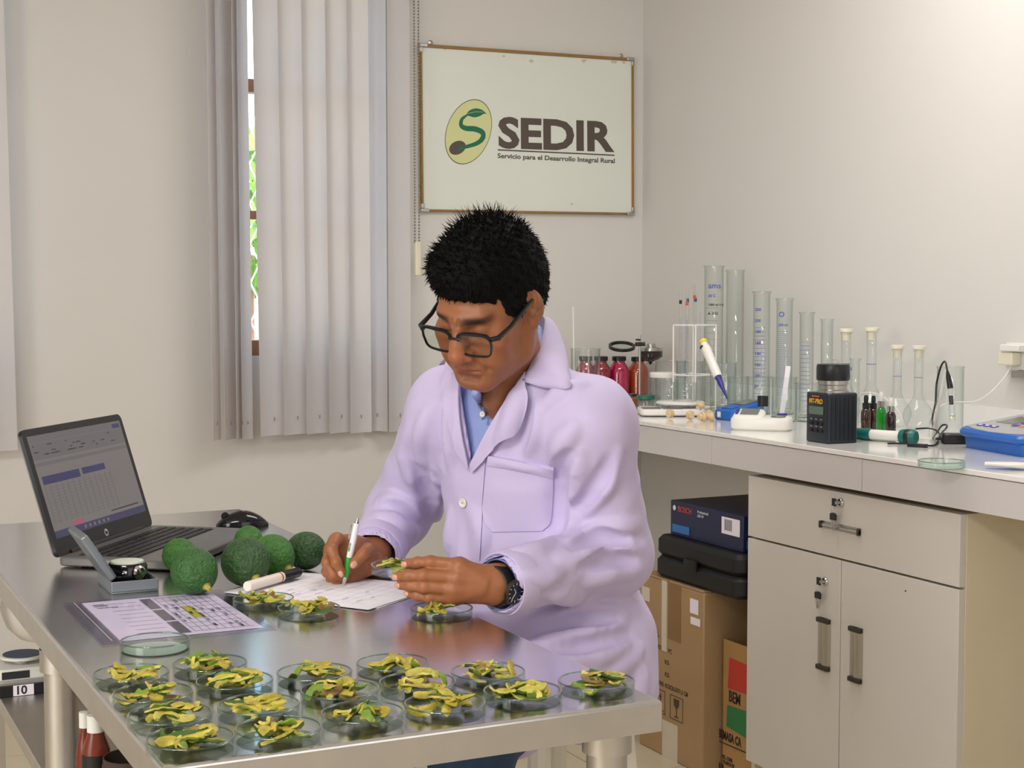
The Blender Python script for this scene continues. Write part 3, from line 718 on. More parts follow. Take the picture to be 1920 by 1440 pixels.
# ------------------------------------------------------------------ the seated man
mat('skin', '#9a6343', .42, attr='Col', spec=.35, bump=.10, bscale=420, sub=.12, var=.06, scale=60)
mat('coat_cloth', '#cabee2', .75, var=.015, scale=30, bump=.12, bscale=700, sheen=.15)
mat('shirt_cloth', '#93a3d8', .75, var=.05, scale=300, bump=.15, bscale=800)
mat('denim', '#27405f', .85, var=.25, scale=60, bump=.3, bscale=500, stretch=(1, 1, .3))
mat('hair', '#060606', .75, spec=.15); mat('frame_black', '#16171c', .25); glass('lens_glass', '#eef3ea', '#cfd8cc', .03); mat('shoe', '#15130f', .5)
d3 = lambda x, y, z: NV(dep(x, y, z))
FACE_A = math.radians(30)
Fh = NV(Vector((_F.x, _F.y, 0)).normalized()); Rh = NV(_R)
def heading(a): return -math.cos(a)*Fh-math.sin(a)*Rh          # facing the camera, turned by a to its left
bf = heading(FACE_A); bl_ = np.cross([0, 0, 1.0], bf); UPW = np.array([0, 0, 1.0])  # body front, body left
SEAT_Z = .585
pelvis = d3(1028, 1190, 2.80)
man = empty('person', 'man in a lilac lab coat and glasses writing at the steel table', 'person', (pelvis[0], pelvis[1], 0))
# joints
sR, sL = d3(842, 768, 2.80), d3(1106, 792, 2.60)
eR, eL = d3(748, 962, 2.98), d3(1155, 1040, 2.69)
wR, wL = d3(702, 1038, 2.78), d3(935, 1096, 2.47)
neck0 = d3(968, 735, 2.70)
spine = [d3(1032, 1262, 2.80), d3(1030, 1200, 2.81), d3(1020, 1100, 2.80), d3(1005, 950, 2.78), d3(985, 830, 2.75), d3(975, 762, 2.71), d3(968, 690, 2.67)]
def torso(g):
    k = [(.178, .145), (.178, .145), (.172, .145), (.170, .138), (.168, .122), (.125, .098), (.07, .07)]
    return p_loft([(c[2], c, a+g, b+g) for c, (a, b) in zip(spine, k)], bl_, bf, UPW, 2.25)
kneeL, kneeR = pelvis+bf*.43+bl_*.10+np.array([0, 0, -.075]), pelvis+bf*.43-bl_*.14+np.array([0, 0, -.07])
hipL, hipR = pelvis+bl_*.085+np.array([0, 0, -.005]), pelvis-bl_*.095+np.array([0, 0, -.005])
def coat_field(g=0, folds=True):
    F = Field(); F.add(torso(g), .01)
    F.add(p_cone(sR, sL, .066+g, .068+g), .06)
    F.add(p_cone(neck0+bl_*.02, sL, .056+g, .060+g), .04); F.add(p_cone(neck0-bl_*.02, sR, .056+g, .058+g), .04)
    for s, e, w in ((sR, eR, wR), (sL, eL, wL)):
        F.add(p_cone(s, e, .070+g, .062+g), .04); F.add(p_cone(e, w+(e-w)*.05, .062+g, .049+g), .03)
    return F
CF = coat_field()
# skirt of the coat over the thighs and the seat
skL, skR = hipL+(kneeL-hipL)*.72, hipR+(kneeR-hipR)*.6
CF.add(p_cone(hipL, skL, .100, .078), .05); CF.add(p_cone(hipR, skR, .098, .076), .05)
CF.add(p_cone(hipL+bl_*.055-bf*.02+UPW*.02, hipL+bl_*.075-bf*.0-UPW*.09, .045, .05), .05)   # side panel hanging beside the seat
CF.add(p_cone(hipL+bl_*.045+bf*.10, d3(1088, 1368, 2.62), .05, .028), .04)
SMOOTH = coat_field()                                                             # without the skirt: for placing trims
def fold(pts, r, k=.013, cut=False, sink=.42):
    r = r*1.6
    """a cloth ridge (or crease) along a line seen on the coat"""
    P = on_field(CF0, cr(pts, max(4, len(pts)*3))); N = CF0.grad(P)
    for i in range(len(P)-1):
        t = .5+.5*math.sin(PI*(i+.5)/(len(P)-1)); ra = r*t
        a, b = P[i]-N[i]*r*sink, P[i+1]-N[i+1]*r*sink
        (FOLD_CUT if cut else FOLD_ADD).append((p_cone(a+(N[i]*r*1.05 if cut else 0), b+(N[i+1]*r*1.05 if cut else 0), ra, ra), k))
FOLD_ADD, FOLD_CUT = [], []
CF0 = Field(); CF0.ops = list(CF.ops)
for pts, r in (
    # left sleeve (image right): bulges round the elbow crook and along the forearm
    ([(1195, 985), (1130, 1000), (1075, 1018)], .014), ([(1202, 1030), (1150, 1030), (1098, 1044), (1050, 1052)], .015), ([(1196, 1068), (1150, 1072), (1105, 1090)], .012),
    ([(1085, 850), (1075, 930), (1068, 1000)], .012), ([(1160, 850), (1140, 900), (1100, 960)], .010), ([(1050, 1075), (1020, 1085), (980, 1078)], .008), ([(1120, 1120), (1075, 1125), (1030, 1115)], .010),
    ([(1010, 770), (1050, 735), (1095, 720)], .008), ([(1075, 800), (1050, 840), (1045, 890)], .012),
    # right sleeve
    ([(768, 800), (760, 860), (780, 915)], .012), ([(712, 935), (745, 945), (790, 968)], .014), ([(705, 965), (745, 978), (785, 1000)], .011), ([(800, 770), (786, 830), (795, 880)], .009),
    # chest and belly drapes
    ([(975, 745), (965, 790), (945, 830)], .010), ([(1010, 745), (1002, 800), (990, 845)], .009), ([(850, 735), (838, 800), (846, 880)], .010), ([(815, 880), (820, 960), (818, 1040)], .010),
    ([(845, 960), (842, 1010), (835, 1060)], .008), ([(890, 960), (905, 1000), (900, 1040)], .009), ([(1035, 1010), (1000, 1030), (950, 1035)], .008),
    # waist: cloth bunched at the table edge
    ([(965, 1180), (1040, 1160), (1120, 1150), (1190, 1140)], .014), ([(1000, 1205), (1080, 1192), (1170, 1165)], .012), ([(1060, 1235), (1120, 1228), (1185, 1205)], .010), ([(1150, 1260), (1180, 1240), (1200, 1215)], .009), ([(1190, 1250), (1198, 1290), (1192, 1330)], .012)):
    fold(pts, r)
for pts, r in (([(1068, 850), (1052, 880), (1046, 940), (1044, 1000)], .010), ([(1170, 1010), (1115, 1012), (1070, 1030)], .007), ([(1185, 1050), (1130, 1050), (1085, 1066)], .007), ([(790, 880), (800, 930), (802, 985)], .008), ([(705, 950), (745, 960), (785, 985)], .007), ([(990, 760), (984, 800), (965, 845)], .007), ([(830, 740), (822, 800), (828, 870)], .006), ([(985, 1192), (1060, 1175), (1150, 1158)], .008), ([(1030, 1220), (1100, 1212), (1180, 1188)], .007), ([(1140, 860), (1118, 910), (1080, 955)], .006), ([(868, 960), (872, 1010), (868, 1060)], .006)):
    fold(pts, r, .013, True)
for p, k in FOLD_ADD: CF.add(p, k)
for p, k in FOLD_CUT: CF.cut(p, k)
# hem of the sleeves, open front
TRIM = Field(); TRIM.ops = list(CF.ops)
def ripple(P):
    a = P[..., 2]*46+P[..., 0]*30+2*np.sin(P[..., 1]*27); b = P[..., 0]*70-P[..., 2]*52+P[..., 1]*48+1.5*np.sin(P[..., 2]*35)
    return .0022*np.abs(np.sin(a*.5))+.0015*np.abs(np.sin(b*.5))-.0018
CF.disp = ripple; TRIM.disp = ripple
TABLE = Prim(lambda P: np.maximum(np.maximum(np.abs(P[..., 0]-.686)-.320, np.abs(P[..., 1]-2.566)-.95), np.abs(P[..., 2]-.78)-.026), (.686, 2.566, .78), 1.1)
CF.cut(TABLE, .004)
# sleeves open at the cuff: hollow end
for w, e, r0 in ((wR, eR, .043), (wL, eL, .045)):
    d = (e-w)/np.linalg.norm(e-w); CF.cut(p_cone(w-d*.05, w+d*.035, r0, r0-.004), .003)
# neck opening and V: remove the coat over the shirt front
VT = [on_field(SMOOTH, [p])[0] for p in ((868, 705), (1000, 665), (884, 868))]
class Wedge(Prim):
    pass
def v_cut():
    # wedge of three planes whose apex is the top button side; runs through the front cloth only
    a, b, c = [NV(ray(*p)) for p in ((858, 680), (1022, 622), (884, 872))]; O = NV(_C)
    def pl(u, v): n = np.cross(u, v); return n/np.linalg.norm(n)
    n1, n2 = pl(a, c), pl(c, b); m = (a+b+c)/3
    n1 *= -np.sign(n1@m); n2 *= -np.sign(n2@m); back = (spine[4]+spine[5])/2
    def fn(P): q = P-O; return np.maximum(np.maximum(q@n1, q@n2), -((P-back)@bf)-.02)
    return Prim(fn, (VT[0]+VT[2])/2, 3)
CF.cut(v_cut(), .003)
cmin = np.min([sR, sL, eR, eL, wR, wL]+spine+[skL, skR], 0)-.16; cmax = np.max([sR, sL, eR, eL, wR, wL]+spine+[skL, skR], 0)+.16; cmin[2] = max(cmin[2], .36)
CF.ops_full = CF.ops
Vc, Qc = nets(CF, cmin, cmax, .0045)
coat = link('lab_coat', np_mesh('lab_coat', [(Vc, Qc, 0)], ['coat_cloth']), man)
coat['label'] = 'lilac white long-sleeved lab coat'
# shirt under the coat
SF = Field(); SF.add(torso(-.012), .01); SF.add(p_cone(neck0+bl_*.02, sL, .045, .045), .04); SF.add(p_cone(neck0-bl_*.02, sR, .045, .045), .04); SF.add(p_cone(spine[5], spine[6]+bf*.01, .068, .066), .03)
SF.cut(p_cone(spine[6]+UPW*.08-bf*.0, spine[6]-UPW*.035+bf*.035, .075, .056), .004)
SHZ = VT[2][2]-.03; SF2 = Field(); SF2.ops = list(SF.ops); SF2.clip(Prim(lambda P: SHZ-P[..., 2], VT[2], 9), .004)
Vs, Qs = nets(SF2, np.min(spine, 0)-.25+np.array([0, 0, .35]), np.max(spine, 0)+.25, .006)
shirt = link('shirt', np_mesh('shirt', [(Vs, Qs, 0)], ['shirt_cloth']), man); shirt['label'] = 'light blue button shirt under the coat'
# trousers
JF = Field(); fL, fR = kneeL+bf*.05-UPW*.46, kneeR+bf*.02-UPW*.46; fL[2] = fR[2] = .09
for h, k_, f in ((hipL, kneeL, fL), (hipR, kneeR, fR)):
    JF.add(p_cone(h, k_, .070, .064), .03); JF.add(p_cone(k_, f, .068, .052), .02)
    for j in range(4): q = k_+(h-k_)*(.05+.06*j); JF.add(p_cone(q+bl_*.05+UPW*.035, q-bl_*.05+UPW*.035, .012, .012), .03)
JF.cut(TABLE, .004)
jm = np.min([hipL, hipR, fL, fR, kneeL, kneeR], 0)-.12; jx = np.max([hipL, hipR, fL, fR, kneeL, kneeR], 0)+.12
Vj, Qj = nets(JF, jm, jx, .008); jeans = link('jeans', np_mesh('jeans', [(Vj, Qj, 0)], ['denim']), man); jeans['label'] = 'blue denim jeans'
for f in (fL, fR):
    HF = Field(); HF.add(p_ell(f+bf*.06-UPW*.045, (.05, .13, .045), np.stack([bl_, bf, UPW], 1)), .01); HF.add(p_cone(f, f-UPW*.03, .05, .05), .03)
    HF.clip(Prim(lambda P: .003-P[..., 2], f, 9), .004)
    V, Q = nets(HF, f-.22, f+.24, .006); link('shoe', np_mesh('shoe', [(V, Q, 0)], ['shoe']), man)

# ------------------------------------------------------------------ head
HP, HY, HRo = math.radians(29), math.radians(31), math.radians(7)
hc = d3(917, 566, 2.56)
fy = heading(HY); lx = np.cross(UPW, fy)
Rh3 = np.stack([lx, fy, UPW], 1)
cp, sp_ = math.cos(HP), math.sin(HP)
pitchM = np.array([[1, 0, 0], [0, cp, sp_], [0, -sp_, cp]])      # nod down
cr_, sr_ = math.cos(HRo), math.sin(HRo)
rollM = np.array([[cr_, 0, sr_], [0, 1, 0], [-sr_, 0, cr_]])
HM = Rh3 @ rollM @ pitchM
def H(x, y, z): return hc+HM@np.array([x, y, z])
def Hs(p): return H(*p)
def hell(c, r, rot=None): return p_ell(Hs(c), r, HM if rot is None else HM@np.array(rot))
def hcone(a, b, ra, rb): return p_cone(Hs(a), Hs(b), ra, rb)
def rx(a): return [[1, 0, 0], [0, math.cos(a), -math.sin(a)], [0, math.sin(a), math.cos(a)]]
def rz3(a): return [[math.cos(a), -math.sin(a), 0], [math.sin(a), math.cos(a), 0], [0, 0, 1]]
BF = Field()
BF.add(hell((0, -.014, .035), (.077, .098, .090)), .01)
BF.add(hell((0, .028, -.025), (.066, .066, .088)), .03)
BF.add(hell((0, .036, -.082), (.054, .052, .037)), .03)
for s in (-1, 1):
    BF.add(hcone((s*.060, -.004, -.045), (s*.050, .012, -.078), .018, .018), .02); BF.add(hcone((s*.050, .012, -.078), (s*.018, .070, -.104), .019, .016), .025)
    BF.add(hell((s*.046, .064, -.026), (.024, .020, .020)), .02); BF.add(hell((s*.040, .062, -.060), (.022, .024, .026)), .025)
BF.add(hcone((-.012, .076, -.105), (.012, .076, -.105), .017, .017), .02)
BF.add(hcone((-.036, .080, .022), (-.010, .090, .018), .010, .011), .018); BF.add(hcone((.036, .080, .022), (.010, .090, .018), .010, .011), .018)
for s in (-1, 1):
    BF.cut(hell((s*.032, .104, -.002), (.020, .018, .013)), .012)
    BF.add(hell((s*.032, .076, -.003), (.0145, .014, .0135)), .004)
    BF.cut(hcone((s*.044, .089, -.008), (s*.020, .0905, -.0085), .0012, .0012), .003)
BF.add(hcone((0, .092, .012), (0, .106, -.020), .0085, .0105), .012); BF.add(hcone((0, .104, -.018), (0, .1115, -.038), .0120, .0165), .012)
for s in (-1, 1):
    BF.add(hell((s*.0170, .099, -.0435), (.0105, .013, .0105)), .008); BF.cut(hell((s*.0075, .107, -.0535), (.0040, .006, .004)), .004)
    BF.cut(hcone((s*.024, .098, -.045), (s*.036, .088, -.072), .003, .002), .012)
BF.add(hell((0, .085, -.066), (.030, .016, .017)), .015)
BF.add(hcone((-.020, .0895, -.0725), (-.004, .0985, -.0680), .0050, .0070), .005); BF.add(hcone((.020, .0895, -.0725), (.004, .0985, -.0680), .0050, .0070), .005)
BF.add(hcone((-.015, .0905, -.080), (.015, .0905, -.080), .0072, .0072), .006)
BF.cut(hcone((-.024, .0945, -.0750), (0, .1045, -.0742), .0016, .0018), .003); BF.cut(hcone((.024, .0945, -.0750), (0, .1045, -.0742), .0016, .0018), .003)
BF.cut(hcone((-.013, .094, -.0925), (.013, .094, -.0925), .004, .004), .012)
BF.cut(hcone((-.004, .104, .012), (-.0055, .101, .024), .0012, .0008), .005); BF.cut(hcone((.005, .104, .012), (.0065, .101, .024), .0012, .0008), .005)
for s in (-1, 1):
    a = s*.32
    BF.add(hell((s*.079, -.010, -.002), (.0095, .021, .033), np.array(rz3(a)) @ np.array(rx(-.2))), .008)
    BF.cut(hell((s*.0885, -.008, .003), (.0065, .0125, .019), np.array(rz3(a)) @ np.array(rx(-.2))), .005)
    BF.add(hell((s*.0835, .0, -.007), (.005, .006, .007)), .006); BF.add(hell((s*.079, -.004, -.031), (.007, .009, .011)), .008)
    BF.add(hell((s*.0860, -.012, .006), (.004, .006, .014), np.array(rz3(a))), .006)
nb = spine[5]-UPW*.03
BF.add(p_cone(H(0, -.028, -.055), nb, .054, .066), .03); BF.add(hcone((.045, -.03, -.03), (.0, .03, -.175), .014, .012), .03); BF.add(hcone((-.045, -.03, -.03), (.0, .03, -.175), .014, .012), .03)
BF.add(p_cone(nb, spine[4], .066, .085), .03)
# ---- hands
def hand(wrist, wr, palm, fingers, thumb, back):
    """palm: (wrist point -> four knuckles); fingers: list of joint lists; thumb: joint list; back: outward normal of the back of the hand"""
    el, rw = wr
    BF.add(p_flatcone(el, wrist, .033, rw, back, .80), .01)
    for kn in palm: BF.add(p_flatcone(wrist, kn, rw*.80, .0115, back, .85), .018)
    for a, b in zip(palm, palm[1:]): BF.add(p_cone(a-back*.003, b-back*.003, .0115, .0115), .010)
    for js, r in fingers:
        for i in range(len(js)-1):
            BF.add(p_cone(js[i], js[i+1], r*(1.08-.10*i), r*(1.0-.10*i)), .0045 if i else .006)
            if i: BF.add(p_ball(js[i]+back*.0008, r*(1.06-.10*i)), .004)
    for i in range(len(thumb[0])-1): BF.add(p_cone(thumb[0][i], thumb[0][i+1], thumb[1]*(1.25-.18*i), thumb[1]*(1.08-.12*i)), .010 if i == 0 else .005)
NAIL = []
vb = -NV(_F)                                      # toward the camera
# left hand: flat, back toward the camera, holding a dish between thumb and fingers
zl = 2.452
LK = [d3(862, 1060, zl-.004), d3(858, 1083, zl-.010), d3(852, 1105, zl-.008), d3(846, 1122, zl-.002)]
LF = [([LK[0], d3(808, 1054, zl+.000), d3(783, 1055, zl+.006), d3(764, 1057, zl+.016)], .0100),
      ([LK[1], d3(794, 1079, zl-.012), d3(766, 1079, zl-.004), d3(747, 1081, zl+.008)], .0102),
      ([LK[2], d3(796, 1101, zl-.010), d3(770, 1098, zl+.000), d3(752, 1097, zl+.014)], .0096),
      ([LK[3], d3(806, 1121, zl-.004), d3(783, 1117, zl+.003), d3(767, 1113, zl+.012)], .0086)]
LT = ([d3(895, 1080, zl+.020), d3(850, 1062, zl+.050), d3(805, 1060, zl+.062), d3(770, 1068, zl+.060)], .0105)
hand(wL, (eL, .0285), LK, LF, LT, vb)
# tendons across the back of the hand
for kn in LK: BF.add(p_cone(wL+(kn-wL)*.35+vb*.020, kn+vb*.007, .003, .0045), .012)
# right hand: writing grip
zr = 2.70
RK = [d3(630, 1012, zr-.006), d3(622, 1030, zr+.002), d3(619, 1050, zr+.008), d3(621, 1068, zr+.012)]
RF = [([RK[0], d3(622, 1030, zr-.040), d3(631, 1055, zr-.052), d3(640, 1072, zr-.050)], .0095),
      ([RK[1], d3(614, 1055, zr-.030), d3(626, 1078, zr-.036), d3(645, 1082, zr-.030)], .0098),
      ([RK[2], d3(614, 1072, zr-.016), d3(632, 1088, zr-.022), d3(655, 1084, zr-.012)], .0096),
      ([RK[3], d3(622, 1086, zr-.004), d3(645, 1091, zr-.012), d3(667, 1083, zr-.002)], .0088)]
RT = ([d3(700, 1050, zr+.026), d3(690, 1030, zr-.020), d3(680, 1040, zr-.042), d3(663, 1058, zr-.052)], .0105)
hbk = NV((Vector(RK[0])-Vector(wR)).cross(Vector(RK[3])-Vector(RK[0])).normalized()); hbk = hbk if hbk@Rh < 0 else -hbk
hand(wR, (eR, .028), RK, RF, RT, hbk)
BF.add(p_ell((wR+RK[1]+RK[2])/3+Rh*.008, (.030, .034, .030)), .02)     # fleshy side of the fist
BF.add(p_cone(d3(700, 1055, zr+.02), d3(655, 1078, zr+.006), .020, .016), .012)
# mesh: head and hands fine, the hidden rest coarser
hl = hc-.15; hl[2] = hc[2]-.21; hh_ = hc+.15
Vh, Qh = nets(BF, hl, hh_, .0017)
def around(pts, m): a = np.array(pts); return a.min(0)-m, a.max(0)+m
lo1, hi1 = around([wL]+LK+[f[0][-1] for f in LF]+LT[0], .03); lo2, hi2 = around([wR]+RK+[j for f in RF for j in f[0]]+RT[0], .03)
lo1[0:3] = lo1; V1, Q1 = nets(BF, lo1, hi1+np.array([.03, .03, 0]), .0019); V2, Q2 = nets(BF, lo2, hi2, .0019)
CORE = Field(); CORE.add(torso(-.03), .01); CORE.add(p_cone(sR, sL, .05, .05), .05)
for s, e, w_ in ((sR, eR, wR), (sL, eL, wL)): CORE.add(p_cone(s, e, .048, .038), .03); CORE.add(p_cone(e, w_, .038, .026), .02)
for h, k_, f in ((hipL, kneeL, fL), (hipR, kneeR, fR)): CORE.add(p_cone(h, k_, .07, .05), .03); CORE.add(p_cone(k_, f, .05, .035), .02)
CORE.add(p_cone(nb, spine[4], .06, .08), .03); CORE.cut(TABLE, .004)
lo3, hi3 = around([sR, sL, eR, eL, wR, wL, fL, fR]+spine, .14); V3, Q3 = nets(CORE, lo3, hi3, .012)
# colouring: lips, brow hair, stubble, ears and knuckles
def skin_cols(V):
    q = (V-hc)@HM; x, y, z = q.T; base = np.array(lin('#9a6343')[:3]); C = np.tile(base, (len(V), 1))
    def mixin(m, col): C[:] = C*(1-m[:, None])+np.array(lin(col)[:3])*m[:, None]
    g = lambda a: np.exp(-np.clip(a, 0, 60))
    head = (np.linalg.norm(q, axis=1) < .2).astype(float)
    mixin(.55*head*g(((np.abs(x)-.045)/.028)**2+((z+.03)/.024)**2+((y-.06)/.05)**2), '#b8694a')
    mixin(.55*head*g((x/.018)**2+((z+.042)/.014)**2+((y-.11)/.03)**2), '#b9634a')
    mixin(.75*head*g((x/.021)**4+((z+.076)/.0085)**4+((y-.09)/.03)**4), '#8a4438')
    mixin(.30*head*g((x/.035)**2+((z+.098)/.016)**2+((y-.08)/.04)**2)+.35*head*g((x/.024)**2+((z+.061)/.006)**2+((y-.1)/.02)**2), '#6b4632')
    for s in (-1, 1):
        br = g((((x*s)-.031)/.022)**4+((z-.0195-.10*(x*s-.03)*(-1)*.3)/.0068)**4+((y-.085)/.03)**4); mixin(.95*head*br, '#17110d')
        mixin(.45*head*g((((x*s)-.032)/.02)**2+((z+.004)/.012)**2+((y-.09)/.02)**2), '#7d4c35')
        lash = g((((x*s)-.032)/.014)**4+((z+.0085)/.0015)**4+((y-.088)/.02)**4); mixin(.9*head*lash, '#15100d')
    mixin(.25*(1-head), '#a5683f'); return np.clip(C, 0, 1)
Vall = [(Vh, Qh), (V1, Q1), (V2, Q2), (V3, Q3)]
body = link('body', np_mesh('body', [(V, Q, 0) for V, Q in Vall], ['skin'], np.concatenate([skin_cols(V) for V, _ in Vall])), man); body['label'] = 'tanned head, neck and hands'
# finger nails
mat('nail', '#cf9a84', .3, spec=.5)
def nail(tip, prev, out, r):
    d = (tip-prev)/np.linalg.norm(tip-prev); o = out-d*(out@d); o /= np.linalg.norm(o); s = np.cross(d, o); T = Matrix.Identity(4)
    for i in range(3): T[i][0], T[i][1], T[i][2], T[i][3] = s[i], d[i], o[i], (tip+o*r*.82+d*r*.22)[i]
    o_ = MB().sphere((0, 0, 0), (r*.62, r*.80, r*.24), 12, T).build('nail', 'nail', man); o_.matrix_parent_inverse = Matrix.Translation(-man.location)
for js, r in LF: nail(js[-1], js[-2], vb*1.0-.25*bl_*0, r*.85)
nail(RF[0][0][-1], RF[0][0][-2], vb-Rh*.35, .0082); nail(RT[0][-1], RT[0][-2], vb-UPW*.1, .0092)

# ------------------------------------------------------------------ hair
HF_ = Field(); HF_.add(hell((0, -.018, .052), (.083, .098, .090)), .01); HF_.add(hell((0, .038, .082), (.068, .060, .048)), .03)
HF_.add(hell((0, -.05, .01), (.077, .072, .088)), .03)
for s in (-1, 1): HF_.add(hell((s*.060, .018, .004), (.0165, .034, .046)), .015)
def hairline(P):
    q = (P-hc)@HM; x, y, z = q[..., 0], q[..., 1], q[..., 2]
    line = np.interp(y, [-.12, -.05, -.022, -.012, .012, .030, .052, .075, .11], [-.075, -.070, -.030, .018, -.006, -.006, .018, .044, .056])
    line = line+.0022*np.sin(x*420+y*300)+.0016*np.sin(x*900); return (line-z)*.8
HF_.clip(Prim(hairline, hc, .4), .006)
HF_.disp = lambda P: .0016*np.sin(P[..., 0]*330+P[..., 2]*210)*np.sin(P[..., 1]*290)+.001*np.sin(P[..., 2]*520+P[..., 0]*100)
Vq, Qq = nets(HF_, hc-.17, hc+.19, .003)
hair = link('hair', np_mesh('hair', [(Vq, Qq, 0)], ['hair']), man); hair['label'] = 'thick black hair cut short, spiky on top'
nr = np.random.RandomState(4); HF_.disp = None
nrm = HF_.grad(Vq); ql = (Vq-hc)@HM
pick = nr.choice(len(Vq), 5200, replace=False); sv, sf = [], []; tm = MB()
for i in pick:
    p, n, l = Vq[i], nrm[i], ql[i]
    side = min(1, max(0, (.075-l[2])/.06)); ln = (.0125-.0075*side)*nr.uniform(.6, 1.25)
    if l[2] > .12 and l[1] < -.0 and nr.rand() < .5: ln *= 1.9
    comb = HM@np.array([.10*l[0]/.08, .55 if l[1] > -.02 else .1, .12 if l[2] > .10 else -.9])
    d = n*(.5 if l[2] > .09 else .3)+comb*(.45 if l[2] > .09 else .6)+nr.normal(0, .22, 3); d /= np.linalg.norm(d)
    if l[2] < .075 and l[1] > .045: ln *= .6
    a = np.cross(d, n+1e-3); a /= np.linalg.norm(a)+1e-9; b = np.cross(d, a); w_ = .0013
    k = len(tm.v); base = p-n*.002
    for t in range(3): th_ = 2*PI*t/3; tm.v.append(Vector(base+a*w_*math.cos(th_)+b*w_*math.sin(th_)))
    tm.v.append(Vector(p+d*ln+n*0.0-UPW*.0)); tm.f += [[k, k+1, k+3], [k+1, k+2, k+3], [k+2, k, k+3]]; tm.m += [0]*3
tu = tm.build('hair_strands', 'hair', man); tu.matrix_parent_inverse = Matrix.Translation(-man.location); tu.parent = hair; tu.matrix_parent_inverse = Matrix.Translation(-man.location); hair.matrix_parent_inverse = Matrix.Translation(-man.location)
tu.matrix_parent_inverse = Matrix.Identity(4); tag(tu, kind='stuff')

# ------------------------------------------------------------------ eyeglasses
gl = bpy.data.objects.new('eyeglasses', None); COL.objects.link(gl); gl.parent = man; gl.matrix_parent_inverse = Matrix.Translation(-man.location); gl['label'] = 'black rectangular-framed eyeglasses'
def HV(x, y, z): return Vector(H(x, y, z))
gy, gz = .112, -.014
def rim_pts(s, k=1.0, n=28):
    out = []
    for i in range(n):
        a = 2*PI*i/n; ca, sa = math.cos(a), math.sin(a); e = 4.0
        u = abs(ca)**(2/e)*math.copysign(1, ca)*.0300*k; v = abs(sa)**(2/e)*math.copysign(1, sa)*.0205*k
        if v < 0: u *= .93
        out.append((s*.0365+u, gy-.10*(abs(s*.0365+u))**2/.07*1.0, gz+v-.0))
    return out
for s in (-1, 1):
    rp = [HV(*p) for p in rim_pts(s)]; fm_ = MB(); n = len(rp); c = HV(s*.0365, gy-.002, gz); nf = Vector(HM[:, 1])
    rings = []
    for p in rp+rp[:1]:
        o_ = (p-c).normalized()
        th_ = .0026 if (p-c).dot(Vector(HM[:, 2])) < .010 else .0056
        rings.append([p+nf*.0018-o_*th_*.5, p+nf*.0018+o_*th_*.5, p-nf*.0018+o_*th_*.5, p-nf*.0018-o_*th_*.5])
    fm_.loft(rings, False); rim = fm_.build('rim', 'frame_black', gl)
    lens = MB(); front = [HV(*p) for p in rim_pts(s, .97)]; lens.add(front, [tuple(range(n))]); lens.build('lens', 'lens_glass', gl)
    # temple arm back to the ear
    MB().tube([HV(s*.0665, gy-.008, gz+.012), HV(s*.076, gy-.016, gz+.012), HV(s*.078, .06, gz+.013), HV(s*.0815, .01, .010), HV(s*.083, -.016, .014), HV(s*.084, -.034, -.004)], [.0042, .0046, .0038, .0034, .0028, .002], 8).build('temple_arm', 'frame_black', gl)
MB().tube([HV(-.0105, gy, gz+.008), HV(0, gy+.003, gz+.010), HV(.0105, gy, gz+.008)], [.0024, .0022, .0024], 8).build('bridge', 'frame_black', gl)
for s in (-1, 1): MB().tube([HV(s*.0095, gy-.001, gz+.003), HV(s*.0105, gy-.008, gz-.004)], .0018, 6).build('nose_pad', 'frame_black', gl)

# ------------------------------------------------------------------ coat trims: collar, lapels, pocket, placket, buttons, cuffs
def trim(name, A, B, nu, nv, off, th, m='coat_cloth', par=coat, F=TRIM, **kw):
    V, Q = cloth_patch(F, A, B, nu, nv, off, th, **kw); o = bpy.data.objects.new(name, np_mesh(name, [(V, Q, 0)], [m])); COL.objects.link(o); o.parent = par
    me = o.data; bm = bmesh.new(); bm.from_mesh(me); bmesh.ops.recalc_face_normals(bm, faces=bm.faces); bm.to_mesh(me); bm.free()
    me.set_sharp_from_angle(angle=math.radians(50)); return o
lift = lambda k: (lambda u, v: k*(u**1.0))
